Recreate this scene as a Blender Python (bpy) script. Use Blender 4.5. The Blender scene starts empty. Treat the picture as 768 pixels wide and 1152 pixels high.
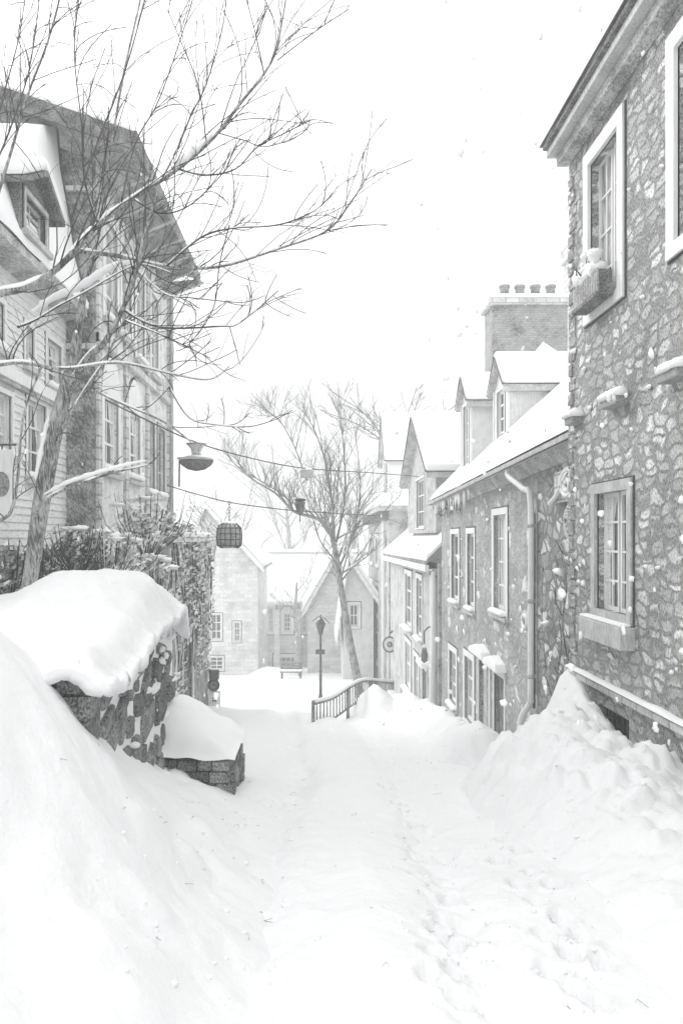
import bpy, math, random
import numpy as np
from mathutils import Vector, Matrix, noise

rng = random.Random(11)
sc = bpy.context.scene
COL = sc.collection
F, CX, CY = 900.0, 355.0, 605.0        # focal length and vanishing point of the street
def P(px, py, Y): return Vector(((px-CX)*Y/F, Y, (CY-py)*Y/F))
def V(*a): return Vector(a)
def lerp(a, b, t): return a+(b-a)*t
def sstep(a, b, x):
    t = min(1.0, max(0.0, (x-a)/(b-a))); return t*t*(3-2*t)
def nz(x, y, z=0.0): return noise.noise(Vector((x, y, z)))

# ------------------------------------------------------------------ materials
def new_mat(name):
    m = bpy.data.materials.new(name); m.use_nodes = True
    nt = m.node_tree; b = nt.nodes['Principled BSDF']
    return m, nt, b
def tint(g): return (g*0.99, g*1.0, g*0.995, 1)
def pencil(name, lo, hi, scale=30, stretch=(1, 1, .25), ang=0.35, axis='X', patch=.25, attr=False,
           rough=.85, edges=(.38, .62), bump=.0, brick=None, bscale=1.0, mortar=.6, speck=0.0):
    """grey weathered surface with streaky grain; lo/hi are the albedo ends of the grain"""
    m, nt, b = new_mat(name); N, L = nt.nodes, nt.links
    tc = N.new('ShaderNodeTexCoord')
    rot = N.new('ShaderNodeMapping'); setattr(rot.inputs['Rotation'].default_value, axis.lower(), ang)
    st = N.new('ShaderNodeMapping'); st.inputs['Scale'].default_value = stretch
    L.new(tc.outputs['Object'], rot.inputs[0]); L.new(rot.outputs[0], st.inputs[0])
    n1 = N.new('ShaderNodeTexNoise'); n1.inputs['Scale'].default_value = scale; n1.inputs['Detail'].default_value = 5
    n1.inputs['Roughness'].default_value = .7
    L.new(st.outputs[0], n1.inputs['Vector'])
    n2 = N.new('ShaderNodeTexNoise'); n2.inputs['Scale'].default_value = scale/14; n2.inputs['Detail'].default_value = 3
    L.new(tc.outputs['Object'], n2.inputs['Vector'])
    add = N.new('ShaderNodeMath'); add.operation = 'MULTIPLY_ADD'
    sub = N.new('ShaderNodeMath'); sub.operation = 'SUBTRACT'; sub.inputs[1].default_value = .5
    L.new(n2.outputs['Fac'], sub.inputs[0]); L.new(sub.outputs[0], add.inputs[0])
    add.inputs[1].default_value = patch*2; L.new(n1.outputs['Fac'], add.inputs[2])
    r = N.new('ShaderNodeValToRGB')
    r.color_ramp.elements[0].position = edges[0]; r.color_ramp.elements[0].color = tint(lo)
    r.color_ramp.elements[1].position = edges[1]; r.color_ramp.elements[1].color = tint(hi)
    L.new(add.outputs[0], r.inputs[0]); out = r.outputs[0]
    def mult(out, other):
        mx = N.new('ShaderNodeMix'); mx.data_type = 'RGBA'; mx.blend_type = 'MULTIPLY'; mx.inputs[0].default_value = 1
        L.new(out, mx.inputs[6]); L.new(other, mx.inputs[7]); return mx.outputs[2]
    if brick:
        mp = N.new('ShaderNodeMapping')
        mp.inputs['Rotation'].default_value = {'X': (math.pi/2, 0, 0), 'Y': (0, 0, 0)}[brick]
        sp = N.new('ShaderNodeSeparateXYZ'); cb = N.new('ShaderNodeCombineXYZ')
        L.new(tc.outputs['Object'], sp.inputs[0])
        sm = N.new('ShaderNodeMath'); sm.operation = 'ADD'
        L.new(sp.outputs[0], sm.inputs[0]); L.new(sp.outputs[1], sm.inputs[1])
        L.new(sm.outputs[0], cb.inputs[0]); L.new(sp.outputs[2], cb.inputs[1])
        bt = N.new('ShaderNodeTexBrick'); bt.inputs['Scale'].default_value = bscale
        bt.inputs['Color1'].default_value = (1, 1, 1, 1); bt.inputs['Color2'].default_value = (.72, .72, .72, 1)
        bt.inputs['Mortar'].default_value = (mortar, mortar, mortar, 1); bt.inputs['Mortar Size'].default_value = .022
        bt.inputs['Bias'].default_value = -.2
        L.new(cb.outputs[0], bt.inputs['Vector']); out = mult(out, bt.outputs['Color'])
    if attr:
        at = N.new('ShaderNodeVertexColor'); at.layer_name = 'shade'
        out = mult(out, at.outputs['Color'])
    L.new(out, b.inputs['Base Color']); b.inputs['Roughness'].default_value = rough
    b.inputs['Specular IOR Level'].default_value = .25
    if bump:
        bp = N.new('ShaderNodeBump'); bp.inputs['Strength'].default_value = bump; bp.inputs['Distance'].default_value = .02
        L.new(n1.outputs['Fac'], bp.inputs['Height']); L.new(bp.outputs[0], b.inputs['Normal'])
    return m
def snow_mat(name, g=.9, scale=9, strength=.25, dist=.03):
    m, nt, b = new_mat(name); N, L = nt.nodes, nt.links
    b.inputs['Base Color'].default_value = (g*.985, g*.995, g, 1); b.inputs['Roughness'].default_value = .7
    b.inputs['Specular IOR Level'].default_value = .2
    tc = N.new('ShaderNodeTexCoord')
    n1 = N.new('ShaderNodeTexNoise'); n1.inputs['Scale'].default_value = scale; n1.inputs['Detail'].default_value = 8
    n1.inputs['Roughness'].default_value = .6
    L.new(tc.outputs['Object'], n1.inputs['Vector'])
    bp = N.new('ShaderNodeBump'); bp.inputs['Strength'].default_value = strength; bp.inputs['Distance'].default_value = dist
    L.new(n1.outputs['Fac'], bp.inputs['Height']); L.new(bp.outputs[0], b.inputs['Normal'])
    return m
def glass_mat(name, g, rough=.12):
    m, nt, b = new_mat(name); N, L = nt.nodes, nt.links
    b.inputs['Roughness'].default_value = rough; b.inputs['Specular IOR Level'].default_value = .5
    tc = N.new('ShaderNodeTexCoord'); mp = N.new('ShaderNodeMapping'); mp.inputs['Scale'].default_value = (1, 1, .3)
    n1 = N.new('ShaderNodeTexNoise'); n1.inputs['Scale'].default_value = 7; n1.inputs['Detail'].default_value = 5
    r = N.new('ShaderNodeValToRGB'); r.color_ramp.elements[0].color = tint(g*.55); r.color_ramp.elements[1].color = tint(g*1.6)
    r.color_ramp.elements[0].position = .35; r.color_ramp.elements[1].position = .65
    L.new(tc.outputs['Object'], mp.inputs[0]); L.new(mp.outputs[0], n1.inputs['Vector'])
    L.new(n1.outputs['Fac'], r.inputs[0]); L.new(r.outputs[0], b.inputs['Base Color'])
    return m
M = {}
M['snow'] = snow_mat('snow', .86)
M['ground_snow'] = snow_mat('ground_snow', .82, 6, .5, .05)
M['flake'] = snow_mat('flake_snow', .85, 30, .1)
PE = (.30, .52)
M['fieldstone'] = pencil('fieldstone', .22, .74, 60, (1, 1, .4), .5, 'X', .18, attr=True, bump=.4, edges=PE)
M['darkstone'] = pencil('dark_fieldstone', .05, .42, 60, (1, 1, .4), .6, 'X', .15, attr=True, bump=.5)
M['ashlar'] = pencil('ashlar', .34, .70, 40, (1, 1, .4), .4, 'X', .3, brick='X', bscale=1.1, mortar=.55, edges=PE)
M['stucco_far'] = pencil('pale_stucco', .5, .82, 16, (1, 1, .3), .2, 'X', .3, edges=PE)
M['masonry_far'] = pencil('far_masonry', .44, .74, 12, (1, 1, .6), .3, 'Y', .3, brick='X', bscale=.8, mortar=.82, edges=PE)
M['brick'] = pencil('old_brick', .10, .40, 34, (1, 1, .4), .5, 'Y', .3, brick='X', bscale=3.2, mortar=.62, edges=PE)
M['brickdark'] = pencil('dark_brick', .14, .52, 40, (1, 1, .35), .5, 'Y', .3, brick='X', bscale=1.7, mortar=.8)
M['facade'] = pencil('pale_render', .34, .74, 40, (1, 1, .3), .4, 'X', .35, bump=.2, edges=PE)
M['row_render'] = pencil('row_render', .16, .52, 18, (1, 1, .3), .3, 'X', .35, edges=PE)
M['clapboard'] = pencil('pale_clapboard', .52, .78, 40, (1, .2, 1), .0, 'X', .2, edges=PE)
M['white'] = pencil('white_paint', .72, .84, 18, (1, 1, .15), .1, 'X', .2, rough=.55)
M['grey_paint'] = pencil('grey_paint', .36, .58, 36, (1, 1, .2), .2, 'X', .2, rough=.6)
M['boards'] = pencil('cheek_boards', .42, .72, 30, (3, 1, .08), .0, 'Y', .2, edges=PE)
M['dark'] = pencil('dark_timber', .06, .30, 50, (1, .4, 1), .2, 'X', .2)
M['darkline'] = pencil('dark_line', .05, .12, 30, (1, 1, 1), .2, 'X', .2)  # dark tone for drawn outlines, painted gap shade and emblem strokes
M['soffit'] = pencil('soffit', .24, .62, 44, (1, .35, 1), .4, 'Z', .25)
M['metal'] = pencil('dark_iron', .04, .16, 40, (1, 1, 1), .2, 'X', .2, rough=.5)
M['bark'] = pencil('bark', .08, .52, 60, (1, 1, .1), .12, 'Y', .2, bump=.6)
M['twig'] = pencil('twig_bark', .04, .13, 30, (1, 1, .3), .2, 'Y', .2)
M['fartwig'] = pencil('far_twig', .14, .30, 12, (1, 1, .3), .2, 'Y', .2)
M['leaf'] = pencil('dark_leaf', .12, .56, 40, (1, 1, 1), .2, 'X', .3, attr=True)
M['slate'] = pencil('slate', .14, .42, 36, (1, .4, 1), .4, 'X', .3)
def rubble(name, scale, stretch, tones, joint, jw=(.02, .08), grain=70, gl=.45, rand=.85):
    m, nt, b = new_mat(name); N, L = nt.nodes, nt.links
    tc = N.new('ShaderNodeTexCoord')
    nd = N.new('ShaderNodeTexNoise'); nd.inputs['Scale'].default_value = 3.1; nd.inputs['Detail'].default_value = 3
    L.new(tc.outputs['Object'], nd.inputs['Vector'])
    ad = N.new('ShaderNodeMix'); ad.data_type = 'RGBA'; ad.blend_type = 'LINEAR_LIGHT'; ad.inputs[0].default_value = .12
    L.new(tc.outputs['Object'], ad.inputs[6]); L.new(nd.outputs['Color'], ad.inputs[7])
    mp = N.new('ShaderNodeMapping'); mp.inputs['Scale'].default_value = stretch; mp.inputs['Rotation'].default_value = (.10, 0, 0)
    L.new(ad.outputs[2], mp.inputs[0])
    v1 = N.new('ShaderNodeTexVoronoi'); v2 = N.new('ShaderNodeTexVoronoi'); v2.feature = 'DISTANCE_TO_EDGE'
    for v in (v1, v2): v.inputs['Scale'].default_value = scale; v.inputs['Randomness'].default_value = rand; L.new(mp.outputs[0], v.inputs['Vector'])
    sp = N.new('ShaderNodeSeparateColor'); L.new(v1.outputs['Color'], sp.inputs[0])
    r = N.new('ShaderNodeValToRGB'); cr = r.color_ramp
    while len(cr.elements) < len(tones): cr.elements.new(.5)
    for e, (p, g) in zip(cr.elements, tones): e.position = p; e.color = tint(g)
    L.new(sp.outputs[0], r.inputs[0])
    # every stone has its own margin of mortar
    w = N.new('ShaderNodeMath'); w.operation = 'MULTIPLY_ADD'; w.inputs[1].default_value = -.09; L.new(sp.outputs[1], w.inputs[0]); L.new(v2.outputs['Distance'], w.inputs[2])
    e = N.new('ShaderNodeMapRange'); e.inputs['From Min'].default_value = jw[0]-.04; e.inputs['From Max'].default_value = jw[1]-.04; L.new(w.outputs[0], e.inputs['Value'])
    rot = N.new('ShaderNodeMapping'); rot.inputs['Rotation'].default_value = (.5, 0, 0); st = N.new('ShaderNodeMapping'); st.inputs['Scale'].default_value = (1, 1, .35)
    L.new(tc.outputs['Object'], rot.inputs[0]); L.new(rot.outputs[0], st.inputs[0])
    g = N.new('ShaderNodeTexNoise'); g.inputs['Scale'].default_value = grain; g.inputs['Detail'].default_value = 4; g.inputs['Roughness'].default_value = .75; L.new(st.outputs[0], g.inputs['Vector'])
    gr = N.new('ShaderNodeValToRGB'); gr.color_ramp.elements[0].position = .38; gr.color_ramp.elements[0].color = tint(gl); gr.color_ramp.elements[1].position = .53; gr.color_ramp.elements[1].color = (1, 1, 1, 1)
    L.new(g.outputs['Fac'], gr.inputs[0])
    mx = N.new('ShaderNodeMix'); mx.data_type = 'RGBA'; mx.inputs[6].default_value = tint(joint); L.new(e.outputs[0], mx.inputs[0]); L.new(r.outputs[0], mx.inputs[7])
    mm = N.new('ShaderNodeMix'); mm.data_type = 'RGBA'; mm.blend_type = 'MULTIPLY'; mm.inputs[0].default_value = 1; L.new(mx.outputs[2], mm.inputs[6]); L.new(gr.outputs[0], mm.inputs[7])
    # broad weathering
    n2 = N.new('ShaderNodeTexNoise'); n2.inputs['Scale'].default_value = .9; n2.inputs['Detail'].default_value = 4; L.new(tc.outputs['Object'], n2.inputs['Vector'])
    wr = N.new('ShaderNodeValToRGB'); wr.color_ramp.elements[0].position = .36; wr.color_ramp.elements[0].color = tint(.72); wr.color_ramp.elements[1].position = .6; wr.color_ramp.elements[1].color = (1, 1, 1, 1); L.new(n2.outputs['Fac'], wr.inputs[0])
    m3 = N.new('ShaderNodeMix'); m3.data_type = 'RGBA'; m3.blend_type = 'MULTIPLY'; m3.inputs[0].default_value = 1; L.new(mm.outputs[2], m3.inputs[6]); L.new(wr.outputs[0], m3.inputs[7])
    L.new(m3.outputs[2], b.inputs['Base Color']); b.inputs['Roughness'].default_value = .9; b.inputs['Specular IOR Level'].default_value = .2
    h = N.new('ShaderNodeMath'); h.operation = 'MULTIPLY_ADD'; h.inputs[1].default_value = .25; L.new(g.outputs['Fac'], h.inputs[0]); L.new(e.outputs[0], h.inputs[2])
    bp = N.new('ShaderNodeBump'); bp.inputs['Strength'].default_value = .6; bp.inputs['Distance'].default_value = .02; L.new(h.outputs[0], bp.inputs['Height']); L.new(bp.outputs[0], b.inputs['Normal'])
    return m
M['rubble'] = rubble('rubble_wall', 2.9, (1, 1, 2.3), [(0, .50), (.3, .60), (.45, .68), (.55, .76), (.64, .90), (1, .94)], .38, (.07, .2), 56, .22, rand=.55)
M['stucco'] = rubble('rough_stucco', 2.0, (1, 1, 1.6), [(0, .50), (.4, .56), (.7, .62), (.84, .68), (.9, .84), (1, .88)], .46, (.05, .2), 34, .3)
M['rubble_bay'] = rubble('rubble_bay', 2.4, (1, 1, 1.7), [(0, .34), (.4, .46), (.64, .54), (.74, .84), (1, .92)], .28, (.045, .15), 50, .35)
M['glass'] = glass_mat('window_glass', .10)
M['glass_dark'] = glass_mat('dark_glass', .05, .2)
M['glass_pale'] = glass_mat('pale_glass', .4, .2)
M['slate'] = pencil('slate', .14, .38, 26, (1, .4, 1), .4, 'X', .3)

# ------------------------------------------------------------------ mesh builder
ORG = {}
class MB:
    def __init__(s): s.v, s.f, s.sh, s.smooth = [], [], [], []
    def face(s, pts, shade=1.0, smooth=False):
        i = len(s.v); s.v += [tuple(p) for p in pts]; s.f.append(tuple(range(i, i+len(pts)))); s.sh.append(shade); s.smooth.append(smooth)
    def mesh(s, verts, faces, shade=1.0, smooth=False):
        i = len(s.v); s.v += [tuple(p) for p in verts]
        for f in faces: s.f.append(tuple(k+i for k in f)); s.sh.append(shade); s.smooth.append(smooth)
    def box(s, x0, x1, y0, y1, z0, z1, shade=1.0):
        v = [(x, y, z) for z in (z0, z1) for y in (y0, y1) for x in (x0, x1)]
        s.mesh(v, [(0, 2, 3, 1), (4, 5, 7, 6), (0, 1, 5, 4), (2, 6, 7, 3), (0, 4, 6, 2), (1, 3, 7, 5)], shade)
    def hexa(s, a, b, shade=1.0):         # two quads a, b (4 pts each) joined
        v = list(a)+list(b)
        s.mesh(v, [(3, 2, 1, 0), (4, 5, 6, 7), (0, 1, 5, 4), (1, 2, 6, 5), (2, 3, 7, 6), (3, 0, 4, 7)], shade)
    def prism(s, poly, d, shade=1.0):     # polygon extruded by vector d
        n = len(poly); d = Vector(d); v = [Vector(p) for p in poly]; v += [p+d for p in v]
        s.mesh(v, [tuple(range(n-1, -1, -1)), tuple(range(n, 2*n))]+[(i, (i+1) % n, n+(i+1) % n, n+i) for i in range(n)], shade)
    def tube(s, pts, rad, n=6, shade=1.0, squash=1.0, cap=True):
        pts = [Vector(p) for p in pts]; k = len(pts)
        if not hasattr(rad, '__len__'): rad = [rad]*k
        base = len(s.v); up = Vector((.13, .21, .97)); prev = None
        for i, p in enumerate(pts):
            t = (pts[min(i+1, k-1)]-pts[max(i-1, 0)])
            if t.length < 1e-9: t = Vector((0, 0, 1))
            t.normalize()
            a = prev if prev is not None else (up.cross(t) if abs(up.dot(t)) < .95 else Vector((1, 0, 0)).cross(t))
            a = (a-t*a.dot(t))
            if a.length < 1e-6: a = Vector((1, 0, 0)).cross(t)
            a.normalize(); b = t.cross(a); prev = a
            for j in range(n):
                th = 2*math.pi*j/n; o = a*math.cos(th)*rad[i]+b*math.sin(th)*rad[i]; o.z *= squash
                s.v.append(tuple(p+o))
        for i in range(k-1):
            for j in range(n):
                q = (j+1) % n
                s.f.append((base+i*n+j, base+i*n+q, base+(i+1)*n+q, base+(i+1)*n+j)); s.sh.append(shade); s.smooth.append(True)
        if cap:
            s.f.append(tuple(base+j for j in range(n-1, -1, -1))); s.sh.append(shade); s.smooth.append(False)
            s.f.append(tuple(base+(k-1)*n+j for j in range(n))); s.sh.append(shade); s.smooth.append(False)
    def lathe(s, c, prof, n=16, shade=1.0, smooth=True):   # prof: (r, z) list, axis z through c
        c = Vector(c); base = len(s.v); k = len(prof)
        for r, z in prof:
            for j in range(n):
                th = 2*math.pi*j/n; s.v.append((c.x+r*math.cos(th), c.y+r*math.sin(th), c.z+z))
        for i in range(k-1):
            for j in range(n):
                q = (j+1) % n; s.f.append((base+i*n+j, base+i*n+q, base+(i+1)*n+q, base+(i+1)*n+j)); s.sh.append(shade); s.smooth.append(smooth)
        s.f.append(tuple(base+j for j in range(n-1, -1, -1))); s.sh.append(shade); s.smooth.append(False)
        s.f.append(tuple(base+(k-1)*n+j for j in range(n))); s.sh.append(shade); s.smooth.append(False)
    def blob(s, c, rx, ry, rz, n=8, m=5, seed=0, amp=.15, shade=1.0, flat=None):
        c = Vector(c); base = len(s.v)
        for i in range(m+1):
            ph = math.pi*i/m
            for j in range(n):
                th = 2*math.pi*j/n
                d = Vector((math.sin(ph)*math.cos(th), math.sin(ph)*math.sin(th), math.cos(ph)))
                w = 1+amp*nz(d.x*1.3+seed*3.1, d.y*1.3+seed, d.z*1.3)*1.6
                z = d.z*rz*w
                if flat is not None and z < -flat*rz: z = -flat*rz
                s.v.append((c.x+d.x*rx*w, c.y+d.y*ry*w, c.z+z))
        for i in range(m):
            for j in range(n):
                q = (j+1) % n; s.f.append((base+i*n+j, base+(i+1)*n+j, base+(i+1)*n+q, base+i*n+q)); s.sh.append(shade); s.smooth.append(True)
    def grid(s, fn, us, vs, shade=1.0, smooth=True):
        base = len(s.v); nu, nv = len(us), len(vs)
        for v in vs:
            for u in us: s.v.append(tuple(fn(u, v)))
        for j in range(nv-1):
            for i in range(nu-1):
                s.f.append((base+j*nu+i, base+j*nu+i+1, base+(j+1)*nu+i+1, base+(j+1)*nu+i)); s.sh.append(shade); s.smooth.append(smooth)
    def build(s, name, mat, parent=None, bevel=0, subsurf=0, org=None):
        o0 = ORG[parent] if parent is not None else Vector((0, 0, 0) if org is None else org)
        me = bpy.data.meshes.new(name)
        me.from_pydata([(x-o0.x, y-o0.y, z-o0.z) for x, y, z in s.v], [], s.f)
        me.polygons.foreach_set('use_smooth', s.smooth)
        if any(abs(x-1) > 1e-6 for x in s.sh):
            ca = me.color_attributes.new('shade', 'FLOAT_COLOR', 'CORNER'); arr = []
            for p, sh in zip(me.polygons, s.sh): arr += [sh, sh, sh, 1.0]*p.loop_total
            ca.data.foreach_set('color', arr)
        mats = mat if isinstance(mat, (list, tuple)) else [mat]
        for m in mats: me.materials.append(m)
        me.validate()
        o = bpy.data.objects.new(name, me); COL.objects.link(o)
        if parent is not None: o.parent = parent
        else: o.location = o0
        ORG[o] = o0
        if bevel:
            b = o.modifiers.new('b', 'BEVEL'); b.width = bevel; b.segments = 2; b.limit_method = 'ANGLE'
        if subsurf:
            q = o.modifiers.new('s', 'SUBSURF'); q.levels = q.render_levels = subsurf
        return o
def tag(o, label=None, cat=None, group=None, kind=None):
    if label: o['label'] = label
    if cat: o['category'] = cat
    if group: o['group'] = group
    if kind: o['kind'] = kind
    return o
def thing(name, loc, label, cat, group=None):
    o = bpy.data.objects.new(name, None); COL.objects.link(o); o.location = loc; ORG[o] = Vector(loc)
    return tag(o, label, cat, group)
def catmull(pts, n=4):
    out = []; k = len(pts)
    for i in range(k-1):
        p0, p1, p2, p3 = pts[max(i-1, 0)], pts[i], pts[i+1], pts[min(i+2, k-1)]
        for j in range(n):
            t = j/n
            out.append(tuple(.5*((2*b)+(c-a)*t+(2*a-5*b+4*c-d)*t*t+(3*b-a-3*c+d)*t**3) for a, b, c, d in zip(p0, p1, p2, p3)))
    out.append(tuple(pts[-1])); return out

class Fr:                                   # a wall plane: u along it, v up, d outward
    def __init__(s, o, u, n): s.o, s.u, s.n = Vector(o), Vector(u), Vector(n)
    def p(s, u, v, d=0): q = s.o+s.u*u+s.n*d; return Vector((q.x, q.y, q.z+v))
def right_wall(X): return Fr((X, 0, 0), (0, 1, 0), (-1, 0, 0))
def left_wall(X): return Fr((X, 0, 0), (0, 1, 0), (1, 0, 0))
def cam_wall(Y): return Fr((0, Y, 0), (1, 0, 0), (0, -1, 0))
def fbox(mb, fr, u0, u1, v0, v1, d0, d1, shade=1.0):
    mb.hexa([fr.p(u0, v0, d0), fr.p(u1, v0, d0), fr.p(u1, v1, d0), fr.p(u0, v1, d0)],
            [fr.p(u0, v0, d1), fr.p(u1, v0, d1), fr.p(u1, v1, d1), fr.p(u0, v1, d1)], shade)
def wall_cells(mb, fr, u0, u1, v0, v1, ops, reveal=.2, shade=1.0):
    us = sorted({u0, u1, *[o[0] for o in ops], *[o[1] for o in ops]}); vs = sorted({v0, v1, *[o[2] for o in ops], *[o[3] for o in ops]})
    us = [u for u in us if u0 <= u <= u1]; vs = [v for v in vs if v0 <= v <= v1]
    for a, b in zip(us, us[1:]):
        for c, d in zip(vs, vs[1:]):
            mu, mv = (a+b)/2, (c+d)/2
            if any(o[0] < mu < o[1] and o[2] < mv < o[3] for o in ops): continue
            mb.face([fr.p(a, c), fr.p(b, c), fr.p(b, d), fr.p(a, d)], shade)
    for a, b, c, d in [o[:4] for o in ops]:
        for q in ([(a, c), (b, c)], [(b, c), (b, d)], [(b, d), (a, d)], [(a, d), (a, c)]):
            mb.face([fr.p(*q[0]), fr.p(*q[1]), fr.p(*q[1], -reveal), fr.p(*q[0], -reveal)], shade)
def window(par, fr, u0, u1, v0, v1, nx=2, ny=3, casing=.1, name='window', glass='glass', frame='white', sill=True, snow=True,
           depth=.12, mun=.03, arch=False, leaves=1, proud=.03, line=.024, sash=None, curtain=False):
    mb = MB()
    c = casing
    fbox(mb, fr, u0-c, u0, v0, v1, -.02, proud); fbox(mb, fr, u1, u1+c, v0, v1, -.02, proud)
    fbox(mb, fr, u0-c, u1+c, v0-c*.8, v0, -.02, proud+.004)
    if arch:
        r = (u1-u0)/2+c; mid = (u0+u1)/2
        pts = [fr.p(mid+r*math.cos(t), v1+r*1.05*math.sin(t), -.02) for t in [math.pi*i/12 for i in range(13)]]
        mb.prism(pts, fr.n*(proud+.02))
    else: fbox(mb, fr, u0-c, u1+c, v1, v1+c, -.02, proud+.004)
    w = mb.build(name, M[frame], par)
    if line:
        mb = MB(); l = line; o = proud*.45
        fbox(mb, fr, u0-c-l, u0-c, v0-c*.8, v1+(0 if arch else c), -.01, o); fbox(mb, fr, u1+c, u1+c+l, v0-c*.8, v1+(0 if arch else c), -.01, o)
        fbox(mb, fr, u0-c-l, u1+c+l, v0-c*.8-l, v0-c*.8, -.01, o)
        if arch:
            r0, r1, mid = (u1-u0)/2+c, (u1-u0)/2+c+l, (u0+u1)/2
            for i in range(12):
                t0, t1 = math.pi*i/12, math.pi*(i+1)/12
                q = [(r0, t0), (r1, t0), (r1, t1), (r0, t1)]
                mb.prism([fr.p(mid+r*math.cos(t), v1+r*1.05*math.sin(t), -.01) for r, t in q], fr.n*(o+.01))
        else: fbox(mb, fr, u0-c-l, u1+c+l, v1+c, v1+c+l, -.01, o)
        mb.build('casing_outline', M['darkline'], w)  # dark strips added round the casing as a drawn outline, no real joint
    mb = MB(); mb.face([fr.p(u0, v0, -depth), fr.p(u1, v0, -depth), fr.p(u1, v1, -depth), fr.p(u0, v1, -depth)])
    mb.build('pane', M[glass], w)
    if curtain:
        mb = MB(); cw = (u1-u0)*.24
        for a, s_ in ((u0, 1), (u1, -1)):
            q = [(a, v0), (a+s_*cw*.55, v0), (a+s_*cw*.5, lerp(v0, v1, .45)), (a+s_*cw*1.25, lerp(v0, v1, .9)), (a+s_*cw*1.6, v1), (a, v1)]
            mb.face([fr.p(x, y, -depth+.002) for x, y in q])
        mb.build('curtain', M['clapboard'], w)
    mb = MB(); e = mun; d0, d1 = -depth+.004, -depth+.045
    lw = (u1-u0)/leaves
    for k in range(leaves):
        a, b = u0+k*lw, u0+(k+1)*lw
        g = .03 if leaves > 1 else 0
        a += g*(k > 0); b -= g*(k < leaves-1)
        fbox(mb, fr, a, a+e*1.5, v0, v1, d0, d1); fbox(mb, fr, b-e*1.5, b, v0, v1, d0, d1)
        fbox(mb, fr, a+e*1.5, b-e*1.5, v0, v0+e*1.7, d0, d1); fbox(mb, fr, a+e*1.5, b-e*1.5, v1-e*1.5, v1, d0, d1)
        for i in range(1, nx): u = lerp(a, b, i/nx); fbox(mb, fr, u-e/2, u+e/2, v0+e, v1-e, d0, d1-.012)
        for j in range(1, ny): v = lerp(v0, v1, j/ny); fbox(mb, fr, a+e, b-e, v-e/2, v+e/2, d0, d1-.008)
    mb.build('sash', M[sash or frame], w)
    if sill:
        mb = MB(); fbox(mb, fr, u0-c-.05, u1+c+.05, v0-c*.8-.09, v0-c*.8-.002, -.02, proud+.07); mb.build('sill', M['grey_paint'], w)
        if snow:
            mb = MB(); n = 6
            for i in range(n):
                u = lerp(u0, u1, (i+.5)/n); mb.blob(fr.p(u, v0-c*.4, proud+.03), .6*(u1-u0)/n+.04*abs(fr.n.y), .6*(u1-u0)/n+.04*abs(fr.n.x), .09, seed=i+u0, flat=.5)
            mb.build('sill_snow', M['snow'], w)
    return w
def door(par, fr, u0, u1, v0, v1, mat='grey_paint', cap=True):
    mb = MB(); c = .1
    fbox(mb, fr, u0-c, u0, v0, v1, -.02, .03); fbox(mb, fr, u1, u1+c, v0, v1, -.02, .03); fbox(mb, fr, u0-c, u1+c, v1, v1+c*1.3, -.02, .034)
    w = mb.build('door', M['white'], par)
    mb = MB(); fbox(mb, fr, u0, u1, v0, v1, -.16, -.1)
    for i in range(2):
        for j in range(3):
            a = lerp(u0, u1, .1+.45*i); b = lerp(u0, u1, .45+.45*i); q = lerp(v0, v1, .06+.31*j); r = lerp(v0, v1, .33+.31*j)
            fbox(mb, fr, a, b, q, r, -.1, -.085)
    mb.build('door_leaf', M[mat], w)
    mb = MB(); mb.blob(fr.p(lerp(u0, u1, .88), lerp(v0, v1, .45), -.05), .035, .035, .035, amp=0); mb.build('handle', M['metal'], w)
    if cap:
        mb = MB(); pts = [fr.p(u0-.25, v1+.17, -.02), fr.p(u1+.25, v1+.17, -.02), fr.p(u1+.1, v1+.34, -.02), fr.p((u0+u1)/2, v1+.48, -.02), fr.p(u0-.1, v1+.36, -.02)]
        mb.prism(pts, fr.n*.3); mb.build('hood_snow', M['snow'], w, bevel=.05)
    return w

# ------------------------------------------------------------------ ground
PY = [-40, 0, 4.3, 9, 15, 25, 36, 50, 80, 110, 300]
PZ = [-1.0, -2.25, -2.6, -3.08, -3.9, -5.35, -7.2, -9.0, -13.0, -14.0, -15]
def prof(Y): return sum(float(np.interp(Y+d, PY, PZ)) for d in (-2, -1, 0, 1, 2))/5
def xc(Y): return float(np.interp(Y, [0, 5, 12, 20, 36, 60, 90], [.25, .3, .5, .2, -1.6, -4, -6]))
feet = []
for (px, py) in [(600, 985), (622, 1003), (604, 1022), (632, 1040), (612, 1058), (640, 1078), (618, 1098), (646, 1118), (668, 1132), (585, 960), (598, 940),
                 (492, 1048), (512, 1062), (486, 1078), (510, 1096), (484, 1112), (514, 1124), (496, 1030), (506, 1008), (470, 985), (462, 955), (455, 935), (468, 915),
                 (548, 918), (565, 945), (560, 968), (582, 1000), (445, 900), (432, 885), (655, 1060), (676, 1085)]:
    for Y in np.linspace(3.5, 14, 300):
        if CY-F*prof(Y)/Y < py: feet.append(((px-CX)*Y/F, Y)); break
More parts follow.
